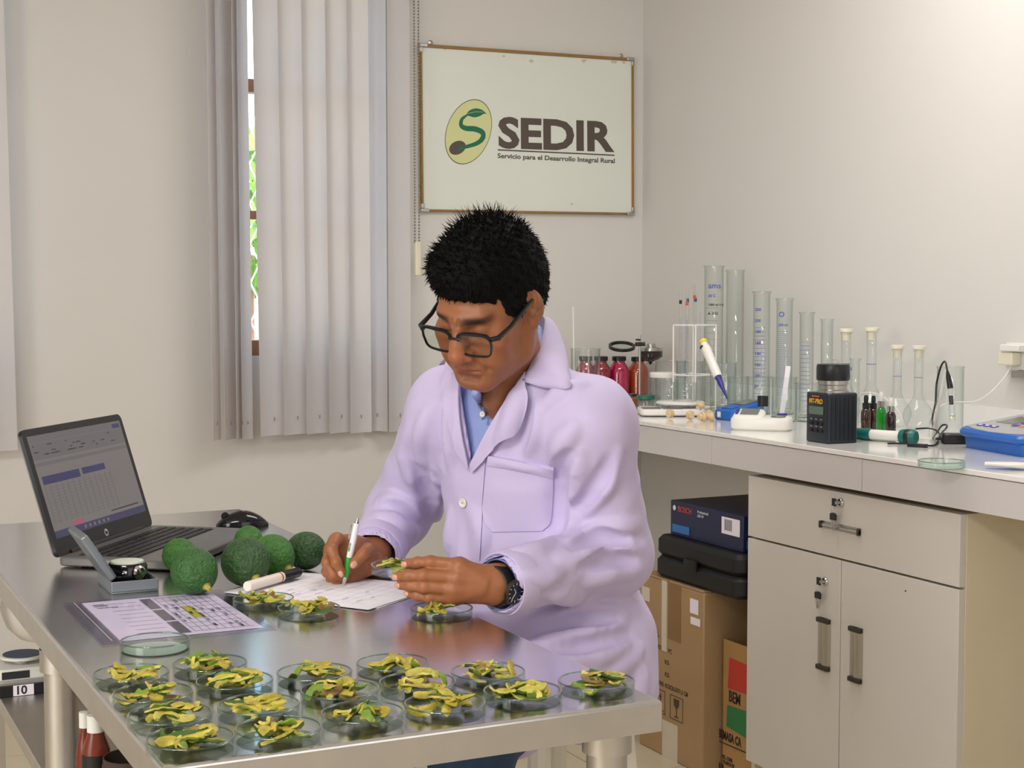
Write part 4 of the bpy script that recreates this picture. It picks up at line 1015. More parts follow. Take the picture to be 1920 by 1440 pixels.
# lapels (folded-back front edges) and the wide collar points
trim('lapel', [(868, 700), (866, 760), (872, 820), (884, 872)], [(838, 690), (836, 750), (850, 820), (882, 876)], 8, 18, .002, .003, edge=lambda u, v: .004+.004*u*(1-v))
trim('lapel', [(985, 700), (955, 745), (915, 810), (886, 868)], [(990, 752), (972, 790), (930, 840), (890, 884)], 8, 18, .002, .003, edge=lambda u, v: .004+.005*u*(1-v))
def strip3(name, inner, outer, par, m, th=.003, n=16, sag=.0):
    """a folded cloth leaf between two lines in space"""
    I_, O_ = arc(inner, 8), arc(outer, 8); k = min(len(I_), len(O_)); I_ = [I_[int(round(t*(len(I_)-1)/(n-1)))] for t in range(n)]; O_ = [O_[int(round(t*(len(O_)-1)/(n-1)))] for t in range(n)]
    nu = 7; P = np.array([[NV(a.lerp(b, u/(nu-1))) for a, b in zip(I_, O_)] for u in range(nu)])
    du, dv = np.gradient(P, axis=0), np.gradient(P, axis=1); N = np.cross(du, dv); N /= np.linalg.norm(N, axis=-1, keepdims=True)+1e-9; N *= np.sign((N*vb).sum(-1, keepdims=True).mean())
    u = np.linspace(0, 1, nu)[:, None, None]; P = P+N*(sag*np.sin(PI*u))
    V = np.concatenate([(P+N*th/2).reshape(-1, 3), (P-N*th/2).reshape(-1, 3)]); Q = []; J = lambda a, b: a*n+b; n0 = nu*n
    for a in range(nu-1):
        for b in range(n-1): q = [J(a, b), J(a+1, b), J(a+1, b+1), J(a, b+1)]; Q += [q, [x+n0 for x in reversed(q)]]
    rim = [J(a, 0) for a in range(nu)]+[J(nu-1, b) for b in range(1, n)]+[J(a, n-1) for a in range(nu-2, -1, -1)]+[J(0, b) for b in range(n-2, 0, -1)]
    for a, b in zip(rim, rim[1:]+rim[:1]): Q.append([b, a, a+n0, b+n0])
    me = np_mesh(name, [(V, np.array(Q), 0)], [m]); o = bpy.data.objects.new(name, me); COL.objects.link(o); o.parent = par
    bm = bmesh.new(); bm.from_mesh(me); bmesh.ops.recalc_face_normals(bm, faces=bm.faces); bm.to_mesh(me); bm.free(); return o
def sf(x, y, off, F=TRIM):
    p = on_field(F, [(x, y)])[0]; return Vector(p+vb*off)
strip3('collar', [d3(1004, 596, 2.735), d3(1021, 597, 2.70), d3(1014, 640, 2.645), d3(996, 680, 2.595), sf(980, 716, .010)], [d3(1030, 606, 2.77), d3(1045, 618, 2.745), d3(1062, 665, 2.685), sf(1066, 700, .012), sf(1068, 727, .008), sf(1020, 727, .010), sf(984, 716, .011)], coat, 'coat_cloth', sag=.005, n=22)
strip3('collar_stand', [d3(1004, 596, 2.738), d3(1021, 598, 2.703), d3(1013, 642, 2.648), sf(990, 700, .004)], [d3(1010, 640, 2.80), d3(1035, 650, 2.76), d3(1040, 690, 2.68), sf(1000, 720, .002)], coat, 'coat_cloth')
strip3('collar', [d3(866, 652, 2.70), sf(868, 680, .012), sf(872, 702, .008)], [d3(850, 656, 2.74), sf(824, 684, .008), sf(845, 695, .009), sf(866, 706, .007)], coat, 'coat_cloth', sag=.003)
# placket down the front, breast pocket with its hem
trim('placket', [(886, 872), (868, 950), (862, 1010), (858, 1050)], [(912, 850), (905, 950), (902, 1010), (900, 1050)], 6, 24, .0005, .002)
trim('pocket', [(917, 853), (908, 930), (906, 975), (922, 997)], [(1037, 876), (1036, 930), (1031, 978), (1018, 995)], 18, 22, .001, .0022, puff=.005)
trim('pocket_hem', [(918, 853), (916, 870)], [(1038, 876), (1037, 893)], 18, 5, .004, .0024, puff=.004)
mat('button', '#e8e4dc', .25); mat('thread', '#b9b3bd', .7)
def button(name, px, r, F=TRIM, par=coat, off=.004):
    p = on_field(F, [px])[0]; n = F.grad(p[None])[0]; T = axis_m(p+n*off, p+n*(off+.01))
    b = MB().lathe([(r*.2, .0), (r, 0), (r, .0016), (r*.85, .0026), (r*.7, .0018), (.0001, .0018)], 20, T).build(name, 'button', par)
    for s in (-1, 1): MB().cyl(T @ Vector((s*r*.2, 0, .0018)), T @ Vector((s*r*.2, 0, .0024)), r*.11, 8).build('button_hole', 'ink_grey', b)
button('button', (871, 942), .0085)
button('button', (906, 776), .0055, SF, shirt, .002)
# shirt collar leaves and front band
strip3('shirt_collar', [d3(1000, 600, 2.715), d3(1008, 618, 2.665), d3(985, 660, 2.60), sf(950, 712, .018, SF), sf(915, 745, .012, SF)], [d3(1006, 620, 2.72), d3(1022, 640, 2.68), d3(1000, 690, 2.615), sf(962, 738, .010, SF), sf(948, 752, .008, SF)], shirt, 'shirt_cloth', sag=.004, n=20)
strip3('shirt_collar', [d3(868, 662, 2.69), sf(874, 695, .016, SF), sf(890, 722, .014, SF), sf(906, 742, .010, SF)], [d3(860, 680, 2.69), sf(866, 708, .010, SF), sf(880, 735, .009, SF), sf(897, 756, .007, SF)], shirt, 'shirt_cloth', sag=.003)
trim('shirt_band', [(906, 752), (896, 800), (882, 860)], [(926, 742), (918, 800), (894, 860)], 5, 10, .001, .0015, 'shirt_cloth', shirt, SF)
# turned cuffs
for w_, e, r in ((wR, eR, .0515), (wL, eL, .0530)):
    w_, e = Vector(w_), Vector(e); d = (e-w_).normalized(); c = w_+d*.010; T = axis_m(c, c+d)
    MB().lathe([(r-.007, .004), (r-.004, -.004), (r-.001, -.0045), (r+.0005, .000), (r+.0015, .016), (r+.0012, .030), (r-.004, .036)], 40, T).build('cuff', 'coat_cloth', coat)
    MB().lathe([(r-.013, -.010), (r-.0118, -.011), (r-.0115, .012)], 36, T).build('shirt_cuff', 'shirt_cloth', shirt)
# wristwatch
wv = (eL-wL)/np.linalg.norm(eL-wL); wp = wL-wv*.004; Tw = axis_m(wp, wp+wv)
wa = MB(); wa.lathe([(.0315, -.011), (.0335, -.010), (.0335, .010), (.0315, .011)], 36, Tw); watch = wa.build('wristwatch', 'black_matte', man); watch.matrix_parent_inverse = Matrix.Translation(-man.location)
watch['label'] = 'black wristwatch with a dark dial'
wn = vb-wv*(vb@wv); wn /= np.linalg.norm(wn); wn = wn*.85-UPW*.25+wv*0; wn /= np.linalg.norm(wn); wc = wp+wn*.034
Td = axis_m(wc, wc+wn)
MB().lathe([(.018, 0), (.0205, .002), (.0205, .007), (.018, .0085), (.0175, .0075), (.0001, .0075)], 32, Td).build('watch_case', 'gunmetal', watch)
mat('watch_dial', '#141b2b', .2); MB().lathe([(.0172, .0076), (.0001, .0078)], 28, Td).build('watch_dial', 'watch_dial', watch)
for k in range(12): MB().cbox((0, .0145, .008), (.0009, .004, .0005), Td @ rotz(k*PI/6)).build('hour_mark', 'ink_white', watch)
for a, l in ((.6, .009), (2.5, .013)): MB().box((-.0005, 0, .008), (.0005, l, .0085), Td @ rotz(a)).build('watch_hand', 'ink_white', watch)
for o in COL.objects:
    if o.parent in (coat, shirt, watch, gl) and o.type == 'MESH': pass
# ------------------------------------------------------------------ petri dishes and avocado strips
mat('flesh', '#b8a740', .5, var=.45, scale=75, bump=.2, bscale=260); mat('flesh_light', '#c2b84f', .5, var=.4, scale=75, bump=.2, bscale=260); mat('flesh_brown', '#8a6a38', .55, var=.5, scale=60, bump=.2, bscale=260)
mat('peel', '#6d8a2c', .5, var=.3, scale=60); mat('peel_dark', '#3c5a1e', .5, var=.3, scale=60)
DR, DH = .049, .0148
dish_prof = [(.0001, 0), (DR*.5, 0), (DR-.003, 0), (DR-.002, 0), (DR-.0004, .0008), (DR, .002), (DR, DH-.0006), (DR-.0008, DH), (DR-.0019, DH-.0006), (DR-.0019, .0028), (DR-.0035, .0018), (DR-.0045, .0018), (DR*.5, .0018), (.0001, .0018)]
dish_me = MB().lathe(dish_prof, 56).mesh('petri_dish', 'dish_glass', 40)
rim_me = MB().lathe([(DR-.0010+.0012*math.cos(a), DH+.0012*math.sin(a)) for a in [PI/4*k for k in range(9)]], 64).mesh('rim', 'rim_glass', 180)
glass('lid_glass', '#f7fbf9', '#dceae3', .04, .6); lid_me = MB().lathe(dish_prof, 56).mesh('petri_dish', 'lid_glass', 40)
def strip_mesh(L, W, T, bend, curl, twist, mats, seed):
    """a curved sliver of avocado: pale flesh on the inside, green peel on the outside, tapering ends"""
    q = random.Random(seed); n = 11; rings = []
    for i in range(n+1):
        u = i/n*2-1; a = bend*u; R = L/max(.05, 2*bend)
        c = Vector((R*math.sin(a), R*(math.cos(a)-1), .0065*curl*u*u+q.uniform(-.0005, .0005))); tx = Vector((math.cos(a), -math.sin(a), 0)); ty = Vector((math.sin(a), math.cos(a), 0))
        tw = twist*u; y = ty*math.cos(tw)+Vector((0, 0, 1))*math.sin(tw); z = Vector((0, 0, 1))*math.cos(tw)-ty*math.sin(tw)
        w_ = W*(1-abs(u)**6*.32-.10*math.sin(3*u+seed)+q.uniform(-.10, .10)); t_ = T*(1-abs(u)**4*.4)*(1+q.uniform(-.12, .12)); e = q.uniform(-.0004, .0004)
        rings.append([c-y*w_/2-z*t_*.3, c-y*w_*.25-z*t_*.5, c+y*w_*.25-z*(t_*.5+e), c+y*w_/2-z*t_*.3, c+y*w_/2+z*t_*.3, c+y*w_*.22+z*(t_*.5+e), c-y*w_*.22+z*t_*.5, c-y*w_/2+z*t_*.3])
    m = MB(); m.loft(rings); F = []
    for k, f in enumerate(m.f): m.m[k] = 1 if (len(f) == 4 and k % 8 in (0, 1, 2, 7)) else 0
    return m.mesh('avocado_strip', mats, 60)
SV = []
for i in range(14):
    q = random.Random(100+i)
    SV.append(strip_mesh(q.uniform(.024, .042), q.uniform(.0075, .0120), q.uniform(.0030, .0050), q.uniform(.15, 1.2), q.uniform(-1.0, 1.6), q.uniform(-.8, .8), [q.choice(('flesh', 'flesh_light', 'flesh', 'flesh_brown')), q.choice(('peel', 'peel', 'peel_dark'))], i))
SVc = [np.array([v.co for v in m.vertices]) for m in SV]
def fill_dish(cx, cy, z0, where, seed, n=11, du=0, dv=0, spread=(.021, .014), small=1.0):
    """drop strips one by one onto a height map of what already lies in the dish"""
    q = random.Random(seed); cell = .0025; G = int(.12/cell); hm = np.zeros((G, G)); tries = 0; put = []
    while len(put) < n and tries < n*10:
        tries += 1; k = q.randrange(len(SV)); a = -.44+q.gauss(0, .75)+(PI if q.random() < .5 else 0)
        R = (Matrix.Rotation(a, 3, 'Z') @ Matrix.Rotation(q.choice((0, 0, 0, PI, .7, -.7))+q.gauss(0, .3), 3, 'X') @ Matrix.Rotation(q.gauss(0, .2), 3, 'Y'))
        P = SVc[k]*small @ np.array(R).T; ox_, oy_ = q.gauss(du, spread[0]), q.gauss(dv, spread[1])
        o2 = _R.xy*ox_+Vector((_F.x, _F.y)).normalized()*oy_; P = P+np.array([o2.x, o2.y, 0])
        if np.hypot(P[:, 0], P[:, 1]).max() > DR-.0035: continue
        gi = np.clip(((P[:, :2]+.06)/cell).astype(int), 0, G-1); dz = (hm[gi[:, 0], gi[:, 1]]-P[:, 2]).max()
        if dz+P[:, 2].max() > .026: continue
        o = bpy.data.objects.new('avocado_strip', SV[k]); COL.objects.link(o); o.location = (cx+o2.x, cy+o2.y, z0+.0020+dz); o.rotation_euler = R.to_euler(); o.scale = (small,)*3
        np.maximum.at(hm, (gi[:, 0], gi[:, 1]), (P[:, 2]+dz)*.62); put.append((ox_, oy_, dz, o))
    left = list(put)
    for word, key in (('topmost', lambda t: -t[2]), ('leftmost', lambda t: t[0]), ('rightmost', lambda t: -t[0]), ('nearest', lambda t: t[1]), ('farthest', lambda t: -t[1])):
        if left: t = min(left, key=key); left.remove(t); tag(t[3], word+' avocado strip in the '+where, 'avocado strip', 'strips in the '+where)
    for t in left: tag(t[3], 'inner avocado strip of the pile in the '+where if len(where.split()) < 9 else 'inner avocado strip in the '+where, 'avocado strip', 'strips in the '+where)
dishes = [  # base centre in the photo, where it is, pieces, pile offset (right, back) and spread
    (246, 1282, 'leftmost filled dish, behind the left front corner', 9, .002, .004), (394, 1263, 'dish just before the empty lid', 13, .002, .006), (440, 1296, 'dish right of the leftmost filled dish, second row', 12, 0, .002),
    (287, 1320, 'second dish along the left table edge', 9, .008, 0), (319, 1361, 'third dish along the left table edge', 9, .004, .004), (357, 1407, 'dish at the left front table corner', 11, -.010, .002),
    (485, 1343, 'fourth dish from the left in the middle row', 12, .005, .006), (522, 1388, 'second dish from the left along the front edge', 12, .008, .0), (590, 1280, 'back row dish near the middle of the table', 10, 0, .006),
    (637, 1314, 'dish before the back row middle dish', 12, -.004, .004), (680, 1358, 'third dish from the left along the front edge', 12, .004, 0), (737, 1262, 'back row dish below the held hand', 10, 0, .008),
    (783, 1299, 'dish with purple writing before the back row', 11, .003, .004), (834, 1340, 'fourth dish from the left along the front edge', 13, -.003, .004), (915, 1279, 'back row dish with purple writing on its rim', 11, .0, .006),
    (980, 1316, 'second dish from the right table corner', 13, .006, .004), (1118, 1297, 'dish at the right front table corner', 10, .002, .008),
    (494, 1138, 'dish on the corner of the sleeve by the marker', 9, .004, .0), (579, 1156, 'dish beside the written papers', 10, .004, .003), (828, 1157, 'dish in front of the watch hand', 10, -.010, .0)]
mat('pen_purple', '#3f3a86', .5)
for i, (x, y, where, n, du, dv) in enumerate(dishes):
    P = onz(x, y, TZ); d = empty('petri_dish', 'glass petri '+where, 'petri dish', (P.x, P.y, TZ), group='petri dishes on the steel table')
    g_ = bpy.data.objects.new('dish', dish_me); COL.objects.link(g_); g_.parent = d; g_ = bpy.data.objects.new('rim', rim_me); COL.objects.link(g_); g_.parent = d
    fill_dish(P.x, P.y, TZ, where, 40+i, n+5, du, dv, (.021, .013) if i != 19 else (.012, .008), 1 if i < 19 else .8)
    if i in (12, 14, 4):   # handwriting on the rim
        w_ = MB(); rr = DR+.0002
        for k in range(13):
            a0 = 1.15+.06*k-YAW*1.0+(.25 if i == 12 else 0); w_.add([(rr*math.cos(a), rr*math.sin(a), z) for a, z in ((a0, .007), (a0+.04, .007), (a0+.05, .012), (a0+.01, .012))], [(0, 1, 2, 3)])
        tag(w_.build('marker_writing', 'pen_purple', d), kind='stuff')
P = onz(291, 1219, TZ); fr_m = mat('frost', '#dcebe4', .5); fr_m.node_tree.nodes['Principled BSDF'].inputs['Alpha'].default_value = .42
frost_me = MB().lathe([(.0001, .0021), (DR-.006, .0021), (DR-.0045, .0023)], 48).mesh('frosted_floor', 'frost')
def empty_dish(x, y, z, label):
    e = empty('petri_dish', label, 'petri dish', (x, y, z))
    for n_, m_ in (('dish', lid_me), ('rim', rim_me), ('frosted_floor', frost_me)): o = bpy.data.objects.new(n_, m_); COL.objects.link(o); o.parent = e
empty_dish(P.x, P.y, TZ, 'empty pale green glass petri dish before the plastic sleeve')
# the dish held in the left hand
Hc = dep(752, 1070, 2.512); d = empty('petri_dish', 'glass petri dish of avocado strips held in the left hand', 'petri dish', Hc-Vector((0, 0, .004))); g_ = bpy.data.objects.new('dish', dish_me); COL.objects.link(g_); g_.parent = d; g_ = bpy.data.objects.new('rim', rim_me); COL.objects.link(g_); g_.parent = d
fill_dish(Hc.x, Hc.y, Hc.z-.004, 'dish held in the left hand', 77, 11, -.012, 0, (.018, .012))

# ------------------------------------------------------------------ avocados
mat('avocado_skin', '#326325', .38, var=.35, scale=26, bump=1.0, bscale=160); mat('avocado_dark', '#2b5222', .38, var=.35, scale=26, bump=1.0, bscale=160); mat('avocado_bright', '#3b7427', .42, var=.3, scale=26, bump=1.0, bscale=160); mat('stem', '#a9a04a', .6, var=.3, scale=50)
def avocado(x, y, wpx, aspect, stem_dir, label, m='avocado_skin', tilt=.0):
    r = .042
    for _ in range(4):
        P = onz(x, y, TZ+r); zd = (P-_C).dot(_F); r = wpx/2*zd/FPX
    e = empty('avocado', label, 'avocado', P, group='whole avocados on the table')
    L = r*aspect; prof = []
    for i in range(25):
        t = PI*i/24; z = -math.cos(t)*L; rr = r*math.sin(t)**.92*(1-.16*max(0, z/L)**1.4); prof.append((max(rr, .0002), z))
    T = axis_m((0, 0, 0), stem_dir)
    o = MB().lathe(prof, 40, T).build('fruit', m, e); s = Vector(stem_dir).normalized(); q0 = s*L*.985; up = Vector((.2, -.3, .15))
    lo_ = min((T @ Vector((rr*math.cos(a), rr*math.sin(a), z))).z for rr, z in prof for a in [k*PI/8 for k in range(16)]); e.location.z = TZ-lo_+.0006
    MB().tube([q0-s*.004, q0+s*.004, q0+s*.010+up*.006], [.0060, .0050, .0036], 10).build('stem', 'stem', e)
    MB().lathe([(.007, -.002), (.0078, .0), (.005, .001)], 12, axis_m(q0, q0+s)).build('stem_scar', 'stem', e)
rt_, fw_ = Vector(_R), Vector((_F.x, _F.y, 0)).normalized()
avocado(337, 1041, 64, 1.10, rt_*.2+fw_*.9+Vector((0, 0, .2)), 'avocado at the left, behind the frontmost one', 'avocado_bright')
avocado(365, 1071, 88, 1.06, rt_*.60-fw_*.62-Vector((0, 0, .50)), 'frontmost avocado with a green stem pointing right', 'avocado_skin')
avocado(466, 1013, 54, 1.1, rt_*.1+fw_*.9+Vector((0, 0, .3)), 'small avocado half hidden at the back of the group', 'avocado_bright')
avocado(514, 1042, 78, 1.10, rt_*.66-fw_*.55-Vector((0, 0, .42)), 'avocado with a brown stem scar, between two others', 'avocado_bright')
avocado(461, 1054, 92, 1.04, rt_*.5-fw_*.7-Vector((0, 0, .48)), 'dark green avocado beside the marker cap', 'avocado_dark')
avocado(572, 1033, 72, 1.12, -rt_*.85+fw_*.4+Vector((0, 0, -.2)), 'rightmost dark avocado next to the writing hand', 'avocado_dark')

# ------------------------------------------------------------------ laptop
mat('laptop_grey', '#6d6a68', .4, .3); mat('laptop_black', '#15161b', .3); mat('key_black', '#1b1a1c', .45); mat('lid_shell', '#6a6a6c', .4, .4)
hx_ = Vector((.615, .788, 0)).normalized(); fr_ = Vector((.788, -.615, 0)).normalized(); LW, LD = .405, .238
lo_ = Vector((.480, 2.905, TZ))
lp = empty('laptop', 'open grey laptop showing a spreadsheet', 'laptop', lo_, math.atan2(hx_.y, hx_.x))
# local: X along hinge (left to right as seen), Y = away from the keyboard (−front)
MB().rbox((0, -LD, .003), (LW, 0, .019), .012, 4, ch=.0025).build('base', 'laptop_grey', lp)
for x in (.02, LW-.05):
    for y in (-LD+.02, -.03): MB().box((x, y-.008, 0), (x+.03, y, .0031)).build('rubber_foot', 'black_plastic', lp)
MB().box((.012, -LD-.0006, .006), (LW-.012, -LD+.001, .014)).build('front_edge', 'laptop_black', lp)
kw = MB().box((.025, -.150, .0188), (LW-.025, -.028, .0194)).build('keyboard_well', 'laptop_black', lp)
km = MB().rbox((-.0078, -.0076, 0), (.0078, .0076, .0014), .0015, 2).mesh('key', 'key_black')
for r_ in range(6):
    for c_ in range(19):
        if r_ == 5 and 4 <= c_ <= 8: continue
        k = bpy.data.objects.new('key', km); COL.objects.link(k); k.parent = lp; k.location = (.036+c_*.0185, -.0385-r_*.0200, .0194)
MB().rbox((-.046, -.0076, 0), (.046, .0076, .0014), .0015, 2, T=Matrix.Translation((.036+6*.0185, -.0385-5*.02, .0194))).build('space_bar', 'key_black', lp)
MB().box((.125, -LD+.012, .0188), (.245, -.163, .0192)).build('touchpad', 'lid_shell', lp)
lid = bpy.data.objects.new('screen_lid', None); COL.objects.link(lid); lid.parent = lp; lid.location = (0, .002, .017); lid.rotation_euler = (math.radians(-17), 0, 0)
LH = .246
MB().rbox((0, 0, -.004), (LW, LH, .003), .014, 5, T=Matrix.Rotation(PI/2, 4, 'X')).build('bezel', 'laptop_black', lid)
MB().rbox((.001, .001, -.007), (LW-.001, LH-.001, -.0041), .014, 5, T=Matrix.Rotation(PI/2, 4, 'X')).build('lid_back', 'lid_shell', lid)
MB().cyl((.05, .0, .002), (LW-.05, 0, .002), .007, 12).build('hinge', 'laptop_black', lid)
TS = Matrix.Rotation(PI/2, 4, 'X') @ Matrix.Translation((.014, .034, .0031)); SW, SH = LW-.028, LH-.048
emit('screen_page', '#8b8381', .55); emit('screen_bar', '#4a4870', .45); emit('screen_blue', '#3f3f74', .5); emit('screen_red', '#c05a70', .6); emit('screen_ribbon', '#807a7b', .5); emit('screen_grid', '#7b7574', .5); emit('screen_ink', '#4c4850', .4)
def sq(name, x0, y0, x1, y1, m, z=0): MB().box((x0*SW, y0*SH, z), (x1*SW, y1*SH, z+.0003), TS).build(name, m, lid)
sq('screen', 0, 0, 1, 1, 'screen_page'); sq('title_bar', 0, .93, 1, 1, 'screen_ribbon', .0003); sq('ribbon', 0, .76, 1, .925, 'screen_ribbon', .0003); sq('formula_bar', 0, .70, 1, .735, 'screen_ribbon', .0003)
sq('task_bar', 0, 0, 1, .07, 'screen_bar', .0003); sq('sign_in_button', .9, .93, .98, .975, 'screen_blue', .0006)
sq('table_header', .03, .52, .41, .60, 'screen_blue', .0003); sq('table_header', .44, .535, .69, .60, 'screen_blue', .0003); sq('sheet_tab', .2, .075, .31, .115, 'screen_red', .0003); sq('scroll_bar', .62, .1, .94, .115, 'screen_ink', .0003)
for i in range(13): sq('grid_line', .03+.058*i, .14, .032+.058*i, .51, 'screen_grid', .0003)
for j in range(12): sq('grid_line', .03, .15+.03*j, .72, .1535+.03*j, 'screen_grid', .0003)
q = random.Random(9)
for i in range(26): x, y = q.uniform(.02, .9), q.choice((.80, .83, .86, .89)); sq('ribbon_icon', x, y, x+q.uniform(.01, .05), y+.012, 'screen_ink', .0006)
for i in range(6): sq('task_icon', .3+.05*i, .02, .318+.05*i, .05, 'screen_page', .0006)
mat('logo_silver', '#c9c9cc', .3, .6)
lg_ = MB().lathe([(.0001, 0), (.0075, 0), (.0075, .0006), (.0001, .0006)], 20, Matrix.Rotation(PI/2, 4, 'X') @ Matrix.Translation((LW/2, .017, .0031))).build('logo_badge', 'logo_silver', lid)
text('lettering', 'hp', .010, 'laptop_black', lid, Matrix.Rotation(PI/2, 4, 'X') @ Matrix.Translation((LW/2-.0055, .0145, .0039)), .0003)
# ------------------------------------------------------------------ mouse
P = onz(459, 990, TZ); ms = empty('computer_mouse', 'black computer mouse behind the laptop at the table corner', 'mouse', (P.x, P.y+.02, TZ), -YAW+.25)
mm = MB(); rings = []
for i in range(15):
    t = i/14; x = -.056+.112*t; wd_ = .030*math.sin(PI*min(1, max(.001, t*.96+.02)))**.45; ht = .036*math.sin(PI*(t*.93+.035))**.7
    rings.append([(x, wd_*math.cos(a), max(0, ht*math.sin(a)**.75) if 0 < a < PI else 0) for a in [PI*k/12 for k in range(13)]])
mm.loft(rings).build('shell', 'black_gloss', ms, angle=60); MB().cyl((-.036, -.003, .024), (-.036, .003, .024), .009, 14).build('scroll_wheel', 'black_matte', ms)
# ------------------------------------------------------------------ small instrument in its open case
mat('case_grey', '#7b8288', .35, .4, var=.05, scale=30); mat('dial_face', '#dfe6d4', .3)
cs = empty('instrument_case', 'open grey case holding a black sighting compass, left of the avocados', 'case', (.517, 2.600, TZ))
cw, cdp, chh = .080, .120, .021
m_ = MB(); m_.box((0, 0, 0), (cw, cdp, .003)); m_.box((0, 0, .003), (cw, .003, chh)); m_.box((0, cdp-.003, .003), (cw, cdp, chh)); m_.box((0, .003, .003), (.003, cdp-.003, chh)); m_.box((cw-.003, .003, .003), (cw, cdp-.003, chh))
m_.build('case_base', 'case_grey', cs, .0015)
ld = MB(); ld.box((0, 0, 0), (.014, cdp, .092)); o = ld.build('case_lid', 'case_grey', cs, .004); o.location = (-.001, 0, chh); o.rotation_euler = (0, math.radians(-33), 0)
MB().box((.0141, .012, .012), (.0146, cdp-.012, .08)).build('lid_lining', 'black_matte', o)
MB().box((.004, .004, .0032), (cw-.004, cdp-.004, .012)).build('foam', 'black_matte', cs)
cp_ = empty('sighting_compass', 'black round sighting compass with a silver knob, in the open case', 'compass', (.517+.040, 2.600+.062, TZ+.0125))
MB().lathe([(.001, 0), (.030, 0), (.034, .004), (.034, .024), (.031, .030), (.028, .030)], 32).build('housing', 'black_gloss', cp_)
MB().lathe([(.0001, .0302), (.028, .0302), (.0275, .033), (.0001, .0345)], 32).build('dial', 'dial_face', cp_)
k_ = Vector((.35, -1, .05)).normalized(); MB().lathe([(.0001, .0), (.009, .0), (.012, .003), (.012, .007), (.009, .010), (.0001, .0085)], 20, axis_m(k_*.033+Vector((0, 0, .015)), k_*.05+Vector((0, 0, .015)))).build('knob', 'chrome', cp_)
k2 = Vector((-.35, -1, .05)).normalized(); MB().lathe([(.004, 0), (.004, .004), (.0001, .005)], 12, axis_m(k2*.033+Vector((0, 0, .016)), k2*.05+Vector((0, 0, .016)))).build('screw', 'chrome', cp_)
# ------------------------------------------------------------------ papers
glass('sleeve_film', '#fbfafd', '#efecf5', .08, .3); mat('rule_pale', '#b9b4c4', .7); mat('highlighter', '#c9c93a', .7); mat('header_grey', '#6f6a70', .7)
def sheet(name, corners, m, z, label=None, cat=None, curl=0, th=.0004, nx=10, ny=12, parent=None):
    A, B, C_, D_ = [Vector((p[0], p[1], 0)) for p in corners]; top = []; m_ = MB(); vs = []
    for j in range(ny+1):
        for i in range(nx+1):
            u, v = i/nx, j/ny; p = A.lerp(B, u).lerp(D_.lerp(C_, u), v); zz = z+curl*(.5+.5*math.sin(7*u+4*v))*math.sin(PI*v)**2*.6+curl*(max(0, v-.8)**2*12+max(0, u-.85)**2*15); vs.append((p.x, p.y, zz))
    n = len(vs); F = []
    for j in range(ny):
        for i in range(nx): a = j*(nx+1)+i; F.append((a, a+1, a+nx+2, a+nx+1)); F.append((a+n, a+nx+1+n, a+nx+2+n, a+1+n))
    rim = [i for i in range(nx+1)]+[j*(nx+1)+nx for j in range(1, ny+1)]+[ny*(nx+1)+i for i in range(nx-1, -1, -1)]+[j*(nx+1) for j in range(ny-1, 0, -1)]
    for a, b in zip(rim, rim[1:]+rim[:1]): F.append((b, a, a+n, b+n))
    m_.add([(x, y, zz+th) for x, y, zz in vs]+vs, F); o = m_.build(name, m, parent)
    if label: tag(o, label, cat)
    return o
# printed form inside the sleeve: local frame at its far-left corner, text reading toward the right of the table
s1 = sheet('printed_form', [(.458, 2.24), (.672, 2.24), (.672, 2.545), (.458, 2.545)], 'paper', TZ+.0006, 'printed form with a yellow highlighted row, inside the clear sleeve', 'paper')
zf = TZ+.00125
def ink(name, x0, y0, x1, y1, m='ink_grey', z=zf, par=s1): return MB().box((min(x0, x1), min(y0, y1), z), (max(x0, x1), max(y0, y1), z+.00015)).build(name, m, par)
for x, y, w_, h in ((.470, 2.52, .018, .004), (.470, 2.512, .022, .004), (.470, 2.503, .022, .003)): ink('letterhead', x, y, x+w_, y-h, 'header_grey')
Tt = lambda x, y, a=0: Matrix.Translation((x, y, zf)) @ rotz(a)
text('lettering', 'FORMATO', .007, 'header_grey', s1, Tt(.472, 2.487, 0), .0001)
for j in range(3): ink('header_cell', .548, 2.532-.096*j, .566, 2.446-.096*j, 'header_grey')
for j in range(9): ink('rule_line', .49+.004*(j % 2), 2.515-.03*j, .540, 2.514-.03*j)
for i in range(8): ink('rule_line', .572+.012*i, 2.53, .5728+.012*i, 2.26)
for j in range(10): ink('rule_line', .572, 2.53-.03*j, .662, 2.529-.03*j)
q = random.Random(8)
for j in range(26): x, y = q.choice([.574+.012*i for i in range(7)]), q.uniform(2.27, 2.52); ink('form_entry', x, y, x+.004, y-q.uniform(.01, .026))
ink('highlight', .596, 2.447, .612, 2.355, 'highlighter')
sv = sheet('plastic_sleeve', [(.428, 2.222), (.690, 2.222), (.690, 2.552), (.428, 2.552)], 'sleeve_film', TZ+.0018, 'clear plastic sleeve over the printed form, left on the table', 'sleeve', curl=.0016, th=.0003, nx=16, ny=20)
MB().box((.444, 2.235, TZ+.0040), (.4445, 2.54, TZ+.0043)).build('seam', 'ink_white', sv)
dl = Vector((.57, -.82, 0)).normalized(); ds = Vector((.82, .57, 0)); A0 = Vector((.690, 2.530, 0))
def sheet_c(A, a): 
    d1_ = Matrix.Rotation(a, 3, 'Z') @ dl; d2_ = Matrix.Rotation(a, 3, 'Z') @ ds; return [A, A+d1_*.297, A+d1_*.297+d2_*.208, A+d2_*.208]
sheet('paper_sheet', sheet_c(A0+ds*.012+dl*.004, .035), 'paper_white', TZ+.0003, 'white paper sheet underneath the one being written on', 'paper', curl=.0005)
s2 = sheet('paper_sheet', sheet_c(A0, 0), 'paper_white', TZ+.0016, 'white ruled record sheet under the writing hand', 'paper', curl=.0008)
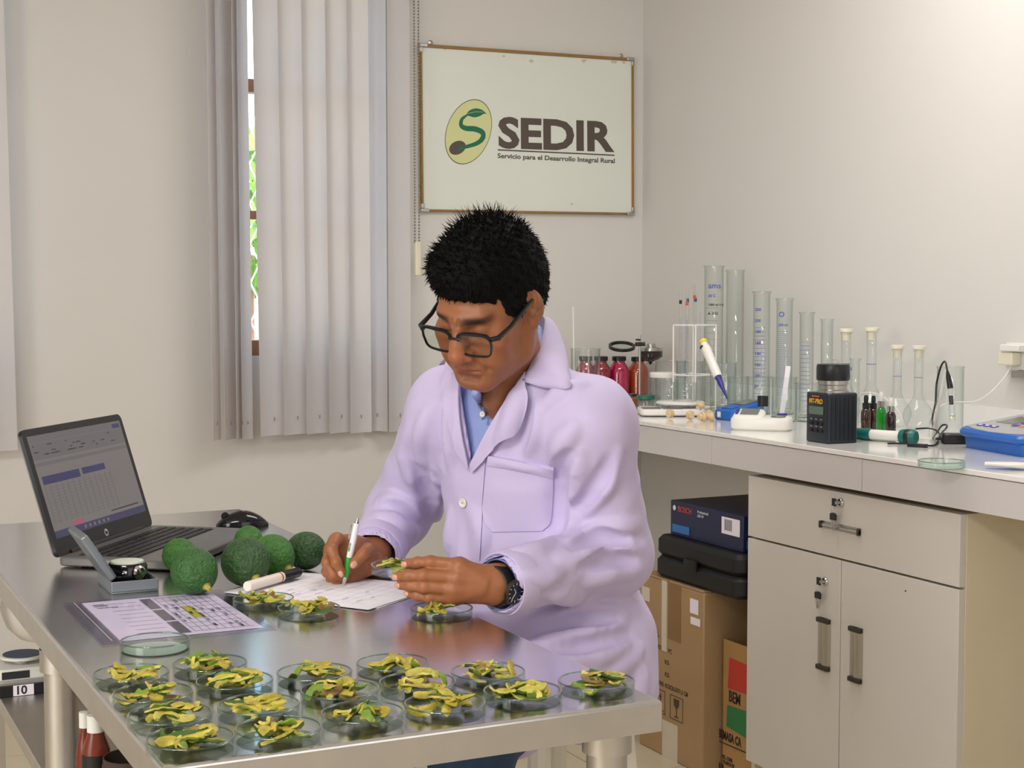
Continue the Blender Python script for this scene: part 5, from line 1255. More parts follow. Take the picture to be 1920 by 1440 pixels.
Tp = Matrix.Translation((A0.x, A0.y, TZ+.0034)) @ Matrix(((dl.x, ds.x, 0, 0), (dl.y, ds.y, 0, 0), (0, 0, 1, 0), (0, 0, 0, 1)))
for i in range(12): MB().box((.03+.02*i, .02, 0), (.0304+.02*i, .19, .0001), Tp).build('rule_line', 'rule_pale', s2)
for j in range(5): MB().box((.03, .03+.035*j, 0), (.27, .0304+.035*j, .0001), Tp).build('rule_line', 'rule_pale', s2)
for j in range(16): x, y = q.uniform(.04, .25), q.uniform(.02, .12); MB().box((x, y, 0), (x+.0012, y+q.uniform(.008, .02), .0001), Tp).build('handwriting', 'ink_blue', s2)
# marker pen
mat('marker_body', '#ece2d6', .35); mat('marker_red', '#c8553a', .5)
P0, P1 = onz(463, 1112, TZ+.003), onz(560, 1084, TZ+.003); r_ = .0088; up = Vector((0, 0, r_+.0022)); a_, b_ = P0+up, P1+up; d_ = (b_-a_).normalized(); mk = empty('marker_pen', 'white marker pen with a black cap, lying on the papers', 'marker', (a_.x, a_.y, TZ+.0035)); Ml = Matrix.Translation(-mk.location)
a_, b_ = Ml @ a_, Ml @ b_; Lm = (b_-a_).length; TM = axis_m(a_, b_)
MB().lathe([(.0001, 0), (.0075, 0), (.0085, .001), (.0088, .004), (.0088, Lm*.66), (.0001, Lm*.66)], 24, TM).build('barrel', 'marker_body', mk)
MB().lathe([(.0001, Lm*.662), (.0094, Lm*.662), (.0094, Lm*.70), (.0088, Lm*.72), (.0088, Lm-.002), (.008, Lm), (.0001, Lm)], 24, TM).build('cap', 'black_plastic', mk)
MB().box((-.0105, -.0012, Lm*.72), (-.0088, .0012, Lm*.96), TM).build('cap_clip', 'black_plastic', mk)
MB().lathe([(.00885, Lm*.60), (.00885, Lm*.625)], 24, TM).build('red_mark', 'marker_red', mk)
# pen in the writing hand
mat('pen_white', '#ece9ee', .3); mat('pen_green', '#2fae3e', .35)
pt, pe = dep(643, 1101, 2.658), dep(671, 972, 2.662); pe_l = (pe-pt).length; pn = empty('ballpoint_pen', 'white ballpoint pen with a green grip in the writing hand', 'pen', pt); TPn = axis_m((0, 0, 0), pe-pt); K = pe_l/.145
MB().lathe([(.0006, .0), (.0008, .003), (.0028, .006), (.0040, .021*K)], 18, TPn, True).build('tip', 'chrome', pn)
MB().lathe([(.0042, .021*K), (.0056, .034*K), (.0054, .050*K), (.0062, .062*K)], 18, TPn, True).build('grip', 'pen_green', pn)
MB().lathe([(.0050, .0622*K), (.0056, .066*K), (.0058, .10*K), (.0052, .134*K)], 18, TPn, True).build('barrel', 'pen_white', pn)
MB().lathe([(.0038, .134*K), (.0038, .139*K), (.0022, .1395*K), (.0022, .145*K)], 14, TPn, True).build('push_button', 'chrome', pn)
cl_ = (Vector(pt)-_C).normalized(); xs = (TPn.inverted().to_3x3() @ (-Vector(_R)*.8)); xs.z = 0; xs.normalize()
MB().tube([xs*.0055+Vector((0, 0, .134*K)), xs*.0088+Vector((0, 0, .130*K)), xs*.0082+Vector((0, 0, .100*K))], .0012, 6).build('clip', 'chrome', pn).matrix_local = TPn
text('lettering', 'SEDIR', .006, 'pen_green', pn, TPn @ Matrix.Rotation(math.atan2(-.3, -1), 4, 'Z') @ Matrix.Translation((0, 0, .075*K)) @ face_m((0, -.0061, 0), (0, 0, 1), (1, 0, 0)), .0001)

# ------------------------------------------------------------------ seat, and the low bench with a balance at the left
mat('seat_plastic', '#e4dfd2', .35)
for _m in ('avocado_skin', 'avocado_dark', 'avocado_bright'): M[_m].node_tree.nodes['Bump'].inputs['Distance'].default_value = .006
st = empty('plastic_stool', 'cream plastic stool the man sits on', 'stool', (pelvis[0], pelvis[1], 0)); zs = SEAT_Z
MB().lathe([(.001, zs-.02), (.17, zs-.02), (.185, zs-.03), (.19, zs-.012), (.18, zs-.001), (.001, zs-.001)], 36).build('seat', 'seat_plastic', st)
for k in range(4):
    a = PI/4+k*PI/2+.2; MB().tube([(.13*math.cos(a), .13*math.sin(a), zs-.02), (.19*math.cos(a), .19*math.sin(a), .0)], [.022, .016], 10).build('leg', 'seat_plastic', st)
bk = []
for (rz_, zz) in ((.185, zs-.03), (.190, zs+.05), (.195, zs+.12)):
    bk.append([(-bf[0]*rz_*math.cos(t)+bl_[0]*rz_*math.sin(t), -bf[1]*rz_*math.cos(t)+bl_[1]*rz_*math.sin(t), zz) for t in np.linspace(-.9, .9, 15)])
inn = [[(x*.95, y*.95, z) for x, y, z in r] for r in bk]
MB().loft([[*o_, *reversed(i_)] for o_, i_ in zip(bk, inn)]).build('low_back', 'seat_plastic', st)
sp3 = dep(100, 1150, 3.45); ws = empty('white_stool', 'white stool with a rounded seat showing under the left table edge', 'stool', (sp3.x, sp3.y, 0))
MB().lathe([(.0001, .525), (.04, .528), (.075, .540), (.100, .565), (.112, .595), (.116, .618), (.112, .626), (.06, .622), (.0001, .620)], 40).build('seat', 'white_plastic', ws); MB().cyl((0, 0, .03), (0, 0, .528), .022, 14).build('pillar', 'chrome', ws)
for k in range(5): a = k*2*PI/5+.3; MB().tube([(0, 0, .06), (.13*math.cos(a), .13*math.sin(a), .016)], [.018, .014], 8).build('foot', 'chrome', ws)
be = empty('low_bench', 'low grey steel bench beneath the left side of the work table', 'bench', (.48, 2.72, 0)); bz_ = .56
MB().box((-.105, -.78, bz_-.025), (.105, .36, bz_)).build('bench_top', 'steel_edge', be, .002)
for x in (-.09, .09):
    for y in (-.76, .34): MB().box((x-.01, y-.01, 0), (x+.01, y+.01, bz_-.025)).build('leg', 'steel_edge', be)
bx_ = empty('flat_box', 'flat dark box with a number label under the digital balance', 'box', (.445, 2.985, bz_))
MB().box((-.07, -.055, 0), (.10, .075, .022)).build('box', 'black_matte', bx_, .002); MB().box((-.069, -.054, .022), (.099, .074, .026)).build('lid', 'chrome', bx_)
MB().box((-.045, -.0556, .001), (-.008, -.0551, .021)).build('label', 'paper', bx_); text('lettering', '10', .022, 'ink_black', bx_, face_m((-.042, -.0557, .004), (1, 0, 0), (0, 0, 1)), .0006)
mat('pan_blue', '#27405f', .45); mat('scale_white', '#d8d8d0', .4)
sc_ = empty('digital_balance', 'white digital balance with a blue pan under the table at left', 'scale', (.432, 2.998, bz_+.0262))
MB().rbox((-.055, -.055, 0), (.065, .055, .022), .01, 3, ch=.003).build('body', 'scale_white', sc_); MB().box((-.05, -.0556, .004), (-.0, -.055, .018)).build('display', 'ink_black', sc_)
MB().lathe([(.001, .030), (.036, .030), (.040, .032), (.040, .036), (.036, .037)], 30, Matrix.Translation((-.005, 0, 0)), True).build('pan_rim', 'scale_white', sc_); MB().lathe([(.001, .0372), (.0355, .0372), (.0355, .0385), (.001, .0385)], 30, Matrix.Translation((-.005, 0, 0))).build('pan', 'pan_blue', sc_); MB().cyl((-.005, 0, .02), (-.005, 0, .031), .015, 12).build('pan_post', 'scale_white', sc_)
# bottles and a basket in the dark under the table
mat('bottle_red', '#6b2a18', .3); mat('label_black', '#121110', .5); mat('basket', '#3a2c22', .7); mat('label_yellow', '#c2b23a', .5)
def bench_at(x, y, z): p = dep(x, y, z); return p.x, p.y
x_, y_ = bench_at(160, 1390, 2.20); bo = empty('red_bottle', 'slim reddish brown bottle on the low bench beside the black labelled bottle', 'bottle', (x_, y_, bz_))
MB().lathe([(.0001, 0), (.012, 0), (.014, .004), (.014, .085), (.011, .105), (.007, .12), (.007, .14)], 20).build('bottle_body', 'bottle_red', bo); MB().lathe([(.0085, .128), (.0085, .150), (.0001, .151)], 16).build('cap', 'scale_white', bo)
x_, y_ = bench_at(180, 1400, 2.12); bo = empty('labelled_bottle', 'bottle with a black label and yellow print on the low bench under the table', 'bottle', (x_, y_, bz_))
MB().lathe([(.0001, 0), (.017, 0), (.019, .004), (.019, .120), (.012, .140), (.010, .160)], 24).build('bottle_body', 'bottle_red', bo); MB().lathe([(.0192, .01), (.0192, .115)], 24).build('label', 'label_black', bo); MB().lathe([(.012, .145), (.012, .168), (.0001, .169)], 16).build('cap', 'scale_white', bo)
text('lettering', 'in.', .014, 'ink_white', bo, face_m((-.009, -.0195, .090), (1, -.1, 0), (0, 0, 1)), .0005); MB().box((-.006, -.0199, .045), (.004, -.0190, .075)).build('yellow_print', 'label_yellow', bo)
x_, y_ = bench_at(204, 1420, 2.06); bk_ = empty('brown_basket', 'small brown woven basket on the low bench under the table', 'basket', (x_+.03, y_, bz_)); MB().lathe([(.0001, 0), (.030, 0), (.036, .06), (.038, .125), (.036, .125), (.033, .06), (.028, .004), (.0001, .004)], 20).build('basket_body', 'basket', bk_)
for k in range(7): MB().lathe([(.0335+.0006*k, .012+.016*k), (.0355+.0006*k, .016+.016*k), (.0345+.0006*k, .020+.016*k)], 20).build('woven_band', 'basket', bk_)
# ------------------------------------------------------------------ things on the counter
glass('lab_glass', '#fdfefe', '#e3ebe7', .02, .9)
def grad(name, color, pitch, rows=(0, 1), half=.9, thick=.0011):
    """printed scale on glass: lines repeated up the tube, clear between them"""
    m = bpy.data.materials.new(name); m.use_nodes = True; n = m.node_tree.nodes; L = m.node_tree.links; b = n['Principled BSDF']; b.inputs['Base Color'].default_value = lin(color)
    tc = n.new('ShaderNodeTexCoord'); sx = n.new('ShaderNodeSeparateXYZ'); L.new(tc.outputs['Object'], sx.inputs[0])
    md = n.new('ShaderNodeMath'); md.operation = 'MODULO'; md.inputs[1].default_value = pitch; L.new(sx.outputs['Z'], md.inputs[0])
    lt = n.new('ShaderNodeMath'); lt.operation = 'LESS_THAN'; lt.inputs[1].default_value = thick; L.new(md.outputs[0], lt.inputs[0])
    tr = n.new('ShaderNodeBsdfTransparent'); ms = n.new('ShaderNodeMixShader'); L.new(lt.outputs[0], ms.inputs[0]); L.new(tr.outputs[0], ms.inputs[1]); L.new(b.outputs[0], ms.inputs[2]); L.new(ms.outputs[0], n['Material Output'].inputs[0]); M[name] = m
grad('scale_blue', '#4a5fae', .0125); grad('scale_grey', '#7d8794', .020); grad('scale_fine', '#5a6ab0', .006, thick=.0008)
mat('print_blue', '#3c52b0', .5)
cream = mat('stopper_cream', '#e6dfc9', .4)
def at(px, X): q = onX(px, 600, X); return q.x, q.y
def hgt(px, py, X): return onX(px, py, X).z-CT
def wall_pts(r, h, t=.0015): return [(.0001, .004), (r-t, .004), (r-t, h), (r, h), (r, .002), (r-.002, 0), (.0001, 0)]
def face_cam(x, y): return math.atan2(-y, -x)      # angle toward the camera from a counter spot
def arc_sleeve(r, z0, z1, a0, a1, n=14): 
    m = MB(); m.loft([[(r*math.cos(a0+(a1-a0)*k/n), r*math.sin(a0+(a1-a0)*k/n), z) for k in range(n+1)] for z in (z0, z1)], False, close=False); return m
def cylinder(px, X, top, r, label, sc_mat=None, foot='glass', num=None, brand=None):
    x, y = at(px, X); h = hgt(px, top, X); e = empty('measuring_cylinder', label, 'cylinder', (x, y, CT), group='glass measuring cylinders')
    MB().lathe([(.0001, .016), (r-.0022, .016), (r-.0022, h-.008), (r+.002, h-.001), (r+.004, h), (r, h-.009), (r, .012), (r*.75, .006), (.0001, .006)], 32).build('tube', 'lab_glass', e)
    R = r*1.22; MB().lathe([(.0001, .006), (r*.7, .008), (R*.96, .0055), (R, .004), (R, .0), (.0001, 0)], 6 if foot == 'hex' else 32).build('foot', 'lab_glass', e)
    a = face_cam(x, y)
    if sc_mat: arc_sleeve(r+.0004, h*.16, h*.72, a-.95, a+.5).build('scale_print', sc_mat, e)
    if num:
        for k, s in enumerate(num): z = h*(.84-.09*k); text('scale_number', s, .012, 'print_blue', e, face_m((r*1.02*math.cos(a-.85), r*1.02*math.sin(a-.85), z), (-math.sin(a), math.cos(a), 0), (0, 0, 1)), .0004)
    if brand: 
        for k, (s, sz) in enumerate(brand): text('lettering', s, sz, 'print_blue' if k < 2 else 'ink_black', e, face_m((r*1.03*math.cos(a)+.018*math.sin(a), r*1.03*math.sin(a)-.018*math.cos(a), h*.84-.028*k), (-math.sin(a), math.cos(a), 0), (0, 0, 1)), .0004)
    return e
cylinder(1338, 2.76, 498, .031, 'tallest glass measuring cylinder, behind the wire rack', 'scale_grey', 'hex', None, [('ams', .026), ('20 C', .012), ('1000 ml +-5', .010), ('A  0-01', .011)])
cylinder(1378, 2.85, 506, .029, 'tall plain glass cylinder right of the tallest one', None, 'hex')
cylinder(1428, 2.75, 546, .026, 'glass cylinder with big blue numbers', 'scale_blue', 'hex', ['250', '200', '180', '160', '140', '120', '100', '80'])
cylinder(1471, 2.80, 559, .025, 'glass cylinder with a round blue emblem', 'scale_fine', 'round', None, [('O', .022), ('250 ml', .010)])
cylinder(1513, 2.78, 585, .021, 'slim glass cylinder with fine blue graduations', 'scale_blue', 'hex')
cylinder(1551, 2.82, 598, .018, 'slim clear glass cylinder above the moisture meter', None)
cylinder(1605, 2.62, 672, .012, 'short glass cylinder with a small blue label', None, 'round', None, [('25', .010)])
def flask(px, X, top, R, neck, label):
    x, y = at(px, X); h = hgt(px, top, X); e = empty('volumetric_flask', label, 'flask', (x, y, CT), group='volumetric flasks with cream stoppers')
    pr = [(.0001, .003), (R*.55, .002), (R*.8, .006)]
    for k in range(1, 12): a = -1.0+2.35*k/11; pr.append((R*math.cos(a)*1.0 if a < .9 else None, R*.95+R*math.sin(a))) if a < .9 else None
    pr = [p for p in pr if p[0]]; zt = pr[-1][1]; pr += [(neck*1.6, zt+R*.35), (neck, zt+R*.8), (neck, h-.020), (neck+.002, h-.016), (neck+.0025, h-.012)]
    MB().lathe(pr, 36).build('flask_body', 'lab_glass', e)
    MB().lathe([(neck-.0015, h-.034), (neck*.98, h-.0135), (neck+.002, h-.0118), (neck+.006, h-.009), (neck+.006, h-.001), (neck+.004, h), (.0001, h)], 20).build('stopper', 'stopper_cream', e)
    arc_sleeve(neck+.0003, h*.62, h*.623, 0, 2*PI, 24).build('fill_line', 'ink_blue', e); return e
flask(1587, 2.80, 616, .046, .0135, 'volumetric flask with a cream stopper, leftmost of the four'); flask(1635, 2.80, 614, .046, .0135, 'volumetric flask with a cream stopper, second from the left')
flask(1684, 2.80, 647, .040, .012, 'volumetric flask with a cream stopper, third from the left'); flask(1724, 2.80, 648, .040, .012, 'volumetric flask with a cream stopper, rightmost of the four')
def beaker(px, X, top, r, label, spout=True, scale_=True):
    x, y = at(px, X); h = hgt(px, top, X); e = empty('beaker', label, 'beaker', (x, y, CT), group='clear glass beakers')
    MB().lathe([(.0001, .002), (r-.004, .0022), (r-.0015, .006), (r-.0015, h-.004), (r+.0015, h-.0005), (r+.0025, h), (r, h-.005), (r, .005), (r-.004, .0), (.0001, 0)], 36).build('glass', 'lab_glass', e)
    if scale_:
        a = face_cam(x, y); sm = MB()
        for k in range(5): z = h*(.22+.13*k); sm.add([(rr*(r+.0005)/r*math.cos(b), rr*(r+.0005)/r*math.sin(b), zz) for rr, b, zz in ((r, a-.2, z), (r, a+.15, z), (r, a+.15, z+.0015), (r, a-.2, z+.0015))], [(0, 1, 2, 3)])
        tag(sm.build('scale_print', 'ink_white', e), kind='stuff')
    return e
beaker(1258, 2.70, 676, .050, 'large clear beaker behind the kitchen scale'); beaker(1294, 2.83, 677, .046, 'large clear beaker behind the wire rack front'); beaker(1357, 2.60, 679, .040, 'clear beaker behind the leaning pipette')
beaker(1252, 2.64, 712, .036, 'small clear beaker nearest the white-lidded jar'); beaker(1285, 2.52, 717, .036, 'small clear beaker over the scale plate')
beaker(1384, 2.76, 706, .032, 'clear beaker above the blue meter'); beaker(1424, 2.66, 706, .034, 'clear beaker left of the black-capped vial'); beaker(1472, 2.64, 707, .036, 'clear beaker holding a white label strip'); beaker(1515, 2.70, 718, .034, 'clear beaker half behind the moisture meter')
beaker(1098, 2.52, 653, .050, 'tall clear jar of glass rods behind the shoulder', scale_=False)
bx0, by0 = at(1098, 2.52)
for k, (dx, dy) in enumerate(((-.03, 0), (-.012, .02), (.008, -.02), (.02, .012), (.034, -.004))):
    tag(MB().cyl((bx0+dx, by0+dy, CT+.007), (bx0+dx*1.15, by0+dy*1.15, hgt(1098, 656, 2.52)+CT-.004), .0045, 10).build('glass_rod', 'lab_glass'), 'clear glass rod standing in the jar behind the shoulder', 'rod', 'glass rods in the jar behind the shoulder')
zr_ = dep(1083, 575, (Vector((bx0, by0, 1.2))-_C).dot(_F)).z; tag(MB().cyl((bx0-.036, by0+.012, CT+.007), (bx0-.042, by0+.012, zr_), .0028, 10).build('white_rod', 'white_plastic'), 'tall thin white rod in the jar behind the shoulder', 'rod')
# coloured bottles against the back wall
mat('liquid_red', '#a01230', .12, coat=.5); mat('liquid_magenta', '#c01050', .12, coat=.5); mat('liquid_orange', '#b04420', .12, coat=.5); mat('liquid_amber', '#8a4a14', .15, coat=.5); mat('liquid_dark', '#1d0a08', .15)
def bottle(px, Yb, top, bot, wpx, m, label, cap='black_plastic'):
    q = onY(px, 600, Yb); x, y = q.x, q.y; zt = onY(px, top, Yb).z-CT; zd = (Vector((x, y, 1))-_C).dot(_F); r = wpx/2*zd/FPX; e = empty('bottle', label, 'bottle', (x, y, CT), group='bottles of coloured liquid at the back wall'); h = zt
    MB().lathe([(.0001, .002), (r-.004, .002), (r, .006), (r, h*.62), (r*.88, h*.72), (r*.60, h*.82), (r*.55, h*.86), (r*.55, h-.012), (.0001, h-.012)], 30).build('liquid', m, e)
    MB().lathe([(r-.003, 0), (r+.001, .005), (r+.001, h*.62), (r*.89+.001, h*.72), (r*.61+.001, h*.82), (r*.57+.001, h*.86), (r*.57+.001, h-.013)], 30).build('glass', 'lab_glass', e)
    MB().lathe([(r*.66, h-.016), (r*.70, h-.015), (r*.70, h-.002), (r*.66, h), (.0001, h)], 24).build('cap', cap, e); return e
bottle(1098, 4.80, 668, 737, 36, 'liquid_red', 'bottle almost hidden by the shoulder, only its black cap showing'); bottle(1127, 4.80, 668, 737, 37, 'liquid_red', 'dark red bottle with a black cap beside the shoulder'); bottle(1161, 4.80, 668, 737, 38, 'liquid_magenta', 'magenta bottle with a black cap'); bottle(1197, 4.80, 669, 737, 38, 'liquid_orange', 'orange brown bottle with a black cap')
bottle(1184, 4.30, 738, 770, 30, 'liquid_amber', 'short amber jar with a dark lid in front of the bottles')
def jar(px, X, top, r, label, lid, lidh=.012, h2=None):
    x, y = at(px, X); h = hgt(px, top, X); e = empty('glass_jar', label, 'jar', (x, y, CT)); MB().lathe(wall_pts(r, h-lidh*.5, .002), 30).build('glass', 'lab_glass', e); MB().lathe([(r+.001, h-lidh), (r+.002, h-lidh*.9), (r+.002, h-.002), (r, h), (.0001, h)], 30).build('lid', lid, e)
mat('lid_green', '#1f6a4a', .4); jar(1211, 2.52, 741, .026, 'small clear jar with a green lid beside the amber jar', 'lid_green'); jar(1244, 2.57, 698, .040, 'clear jar with a white screw lid', 'white_plastic', .016); jar(1226, 2.60, 741, .022, 'small clear jar next to the green-lidded jar', 'lab_glass')
# magnifier on its stand
x, y = at(1200, 2.72); hm_ = hgt(1200, 628, 2.72); e = empty('magnifier_stand', 'black ring magnifier clamped on a steel rod', 'magnifier', (x, y, CT))
MB().rbox((-.05, -.035, 0), (.05, .035, .012), .008, 3, ch=.002).build('stand_base', 'black_matte', e); MB().cyl((0, 0, .012), (0, 0, hm_), .004, 12).build('rod', 'nickel', e)
zc_ = hgt(1196, 645, 2.72); MB().cbox((-.004, 0, zc_), (.022, .018, .014)).build('clamp', 'gunmetal', e, .002); tl = -Vector(_R)
MB().cyl(tl*.006+Vector((0, 0, zc_+.012)), tl*.006+Vector((0, 0, zc_+.018)), .009, 12).build('clamp_screw', 'black_plastic', e); MB().cyl(-tl*.006+Vector((0, 0, zc_)), -tl*.018+Vector((0, 0, zc_)), .007, 12).build('clamp_knob', 'black_plastic', e)
rc = tl*.062+Vector((0, 0, zc_-.008)); tn = Vector((-.12, -.28, 1)).normalized(); Tg = axis_m(rc, rc+tn)
MB().lathe([(.039, -.005), (.046, -.005), (.046, .005), (.039, .005), (.039, -.005)], 36, Tg).build('lens_ring', 'black_plastic', e); MB().lathe([(.0001, .001), (.039, 0)], 30, Tg).build('lens', 'lens_glass', e); MB().tube([tl*.016+Vector((0, 0, zc_-.003)), tl*.008+Vector((0, 0, zc_))], .004, 8).build('arm', 'gunmetal', e)
# goblet-like vessel of dark liquid
x, y = at(1220, 2.80); z1 = hgt(1220, 672, 2.80); z2 = hgt(1220, 652, 2.80); e = empty('funnel_vessel', 'glass funnel of dark liquid with a metal cap on a tall clear stem', 'funnel', (x, y, CT))
MB().lathe([(.0001, z1-.024), (.008, z1-.012), (.030, z1-.004), (.041, z1+.006), (.042, z2-.012), (.0001, z2-.012)], 32).build('liquid', 'liquid_dark', e); MB().lathe([(.0428, z1+.005), (.0428, z2-.004), (.040, z2)], 32).build('rim_glass', 'lab_glass', e)
MB().lathe([(.036, z2-.011), (.034, z2), (.018, z2+.004), (.017, z2+.014), (.0001, z2+.014)], 28).build('metal_cap', 'nickel', e); MB().lathe([(.018, 0), (.018, z1-.02), (.004, z1-.014)], 24).build('stem', 'lab_glass', e); MB().lathe([(.0001, 0), (.032, 0), (.032, .006), (.019, .010)], 28).build('foot', 'lab_glass', e)
# white wire rack with graduated pipettes
x0_, y0_ = at(1300, 2.62); e = empty('wire_rack', 'white wire rack holding graduated glass pipettes', 'rack', (x0_, y0_, CT)); hr = hgt(1296, 611, 2.56); fr2 = Vector(_R); cs_ = []
for u, v in ((-.062, .0), (.0, -.062), (.072, .005), (.008, .066)): p = Vector(_R)*u+fw_*v; cs_.append(p); MB().cyl((p.x, p.y, 0), (p.x, p.y, hr), .0026, 8).build('post', 'white_plastic', e)
for zz in (.012, hr*.42, hr): 
    rg = MB(); rg.tube([(p.x, p.y, zz) for p in cs_+cs_[:1]], .0026, 6, False); rg.build('ring_wire', 'white_plastic', e)
mat('band_red', '#c8502e', .5); mat('band_blue', '#2c3f86', .5); mat('band_black', '#22242a', .5)
for i, (px, u, v, top, band, bpy_, lean) in enumerate(((1273, -.040, .004, 545, 'band_black', 566, 0), (1286, -.018, .018, 540, 'band_blue', 563, .002), (1283, -.022, -.016, 552, 'band_red', 569, 0), (1299, .006, .0, 548, 'band_blue', 562, 0), (1308, .020, -.012, 532, 'band_red', 557, -.02))):
    p = Vector((x0_, y0_, 0))+Vector(_R)*u+fw_*v; zd = (p-_C).dot(_F)+.0; zt_p = dep(px, top, zd).z-CT; zb_p = dep(px, bpy_, zd).z-CT; g = empty('graduated_pipette', ['thin pipette with a black band, leftmost in the wire rack', 'pipette with a blue band beside the red-banded one', 'pipette with an orange band left in the wire rack', 'pipette with a blue band in the middle of the rack', 'leaning pipette with an orange band, tallest in the rack'][i], 'pipette', (p.x, p.y, CT), group='graduated pipettes in the wire rack')
    dr = Vector(_R)*lean; MB().tube([(0, 0, .004), dr*.35+Vector((0, 0, .03)), dr*.5+Vector((0, 0, .05)), dr+Vector((0, 0, zt_p))], [.0012, .0025, .0042, .0042], 10).build('tube', 'lab_glass', g)
    MB().lathe([(.0045, zb_p-.006), (.0045, zb_p+.006)], 10, Matrix.Translation(dr*(zb_p/zt_p))).build('colour_band', band, g)
    a = face_cam(p.x, p.y); s_ = arc_sleeve(.0045, zt_p*.25, zt_p*.78, a-.8, a+.6, 5).build('scale_print', 'scale_fine', g)
# micropipette leaning
Xp = 2.50; pa, pb = onX(1364, 749, Xp), onX(1318, 640, Xp); pa.z = max(pa.z, CT+.001); e = empty('micropipette', 'white micropipette with a blue tip and yellow button, leaning on the glassware', 'pipette', pa); T = axis_m((0, 0, 0), pb-pa); Lp = (pb-pa).length
mat('pip_blue', '#2c2f86', .35); mat('pip_yellow', '#e0d02c', .4)
MB().lathe([(.001, 0), (.0026, .004), (.006, Lp*.20), (.0085, Lp*.26), (.0085, Lp*.34), (.011, Lp*.37), (.009, Lp*.39)], 16, T, True).build('tip_cone', 'pip_blue', e); MB().lathe([(.0125, Lp*.385), (.0135, Lp*.42), (.0135, Lp*.70), (.0145, Lp*.88), (.011, Lp*.93), (.0105, Lp*.965)], 18, T, True).build('handle', 'white_plastic', e)
MB().lathe([(.012, Lp*.966), (.0125, Lp*.972), (.0125, Lp*1.01), (.010, Lp*1.02)], 18, T, True).build('button', 'pip_yellow', e); MB().cbox((.006, 0, Lp*.90), (.020, .012, .006), T).build('finger_hook', 'ink_black', e)
# label strip and blue tag in glassware
bx1, by1 = at(1472, 2.64); p0 = Vector((bx1-.01, by1, CT+.006)); a = face_cam(bx1, by1); o = MB().box((-.007, -.0006, 0), (.007, .0006, .155)).build('label_strip', 'paper'); o.location = p0; o.rotation_euler = (0, .12, a+PI/2); tag(o, 'white label strip standing in the beaker', 'label')
o = MB().box((-.014, -.0008, 0), (.014, .0008, .034)).build('blue_tag', 'pip_blue'); q = onX(1467, 753, 2.55); o.location = (q.x, q.y, CT+.0005); o.rotation_euler = (-.12, 0, a+PI/2); tag(o, 'small dark blue tag standing before the beakers', 'tag')
q = onX(1430, 790, 2.56); e = empty('vial', 'small clear vial with a black cap between the meters', 'vial', (q.x, q.y, CT)); hv = hgt(1430, 742, 2.56); MB().lathe(wall_pts(.014, hv-.015), 20).build('glass', 'lab_glass', e); MB().lathe([(.0155, hv-.030), (.0155, hv-.001), (.014, hv), (.0001, hv)], 20).build('cap', 'black_plastic', e)
# kitchen scale
c_ = onz(1258, 778, CT); e = empty('kitchen_scale', 'flat white kitchen scale with a round plate', 'scale', (c_.x, c_.y, CT), -YAW)
MB().rbox((-.098, -.070, .003), (.098, .072, .022), .02, 4, ch=.004).build('body', 'white_plastic', e)
for u in (-.07, .07): MB().cyl((u, 0, 0), (u, 0, .0031), .01, 10).build('foot', 'ink_grey', e)
mat('scale_panel', '#7d7678', .3); MB().rbox((-.09, -.062, .0221), (-.035, .02, .0229), .004, 2).build('display_panel', 'scale_panel', e); MB().rbox((-.03, -.065, .0221), (.03, -.045, .0229), .004, 2).build('button_panel', 'scale_panel', e)
MB().cyl((.03, .02, .0221), (.03, .02, .031), .03, 20).build('plate_post', 'white_plastic', e); MB().lathe([(.0001, .030), (.068, .031), (.074, .034), (.074, .038), (.070, .0405), (.0001, .0405)], 40, Matrix.Translation((.03, .02, 0))).build('plate', 'white_plastic', e)
# corks
mat('cork', '#d8bd92', .7, var=.12, scale=120, bump=.2); cm = MB().lathe([(.0001, 0), (.0085, .0), (.0092, .002), (.0092, .010), (.0125, .0105), (.0135, .014), (.0125, .019), (.009, .0215), (.0001, .022)], 20).mesh('cork', 'cork', 50)
lab = ['single cork lying in front of the kitchen scale', 'cork at the left of the cluster by the blue meter', 'cork at the front of the cluster', 'cork on top of the cluster', 'cork at the right of the cluster', 'cork at the back of the cluster', 'cork low at the right front of the cluster']
for i, (px, py, dz, rot) in enumerate(((1253, 786, .0135, (1.4, .2, 2.2)), (1297, 788, .0135, (1.5, .1, 2.9)), (1310, 791, .0135, (1.5, .3, 1.6)), (1309, 787, .031, (.5, .2, .6)), (1323, 785, .0135, (1.55, .2, .3)), (1316, 778, .0135, (1.5, 0, 3.6)), (1325, 790, .0135, (1.5, .2, 1.0)))):
    q = onz(px, py, CT); o = bpy.data.objects.new('cork', cm); COL.objects.link(o); o.location = (q.x, q.y, CT+dz); o.rotation_euler = rot; tag(o, lab[i], 'cork', 'rubber corks by the kitchen scale')
# two handheld meters
mat('meter_blue', '#1c62b8', .35); mat('lcd', '#6d716c', .2); mat('meter_white', '#e6e4dc', .3)
q = onz(1386, 786, CT); e = empty('blue_meter', 'small blue handheld meter behind the white one', 'meter', (q.x, q.y, CT), math.radians(8))
def wedge(L, Wd, h0, h1, r=.012): 
    m = MB(); rings = []
    for ins, k in ((.004, 0), (0, .12), (0, .86), (.005, 1)):
        rg = []
        for cx, cy, a0 in ((L/2-r, Wd/2-r, 0), (-L/2+r, Wd/2-r, PI/2), (-L/2+r, -Wd/2+r, PI), (L/2-r, -Wd/2+r, 1.5*PI)):
            for t in range(5): a = a0+PI/2*t/4; X_ = cx+(r-ins)*math.cos(a); rg.append((X_, cy+(r-ins)*math.sin(a), k*(h0+(h1-h0)*(X_+L/2)/L)))
        rings.append(rg)
    return m.loft(rings)
wedge(.130, .082, .030, .056).build('body', 'meter_blue', e)
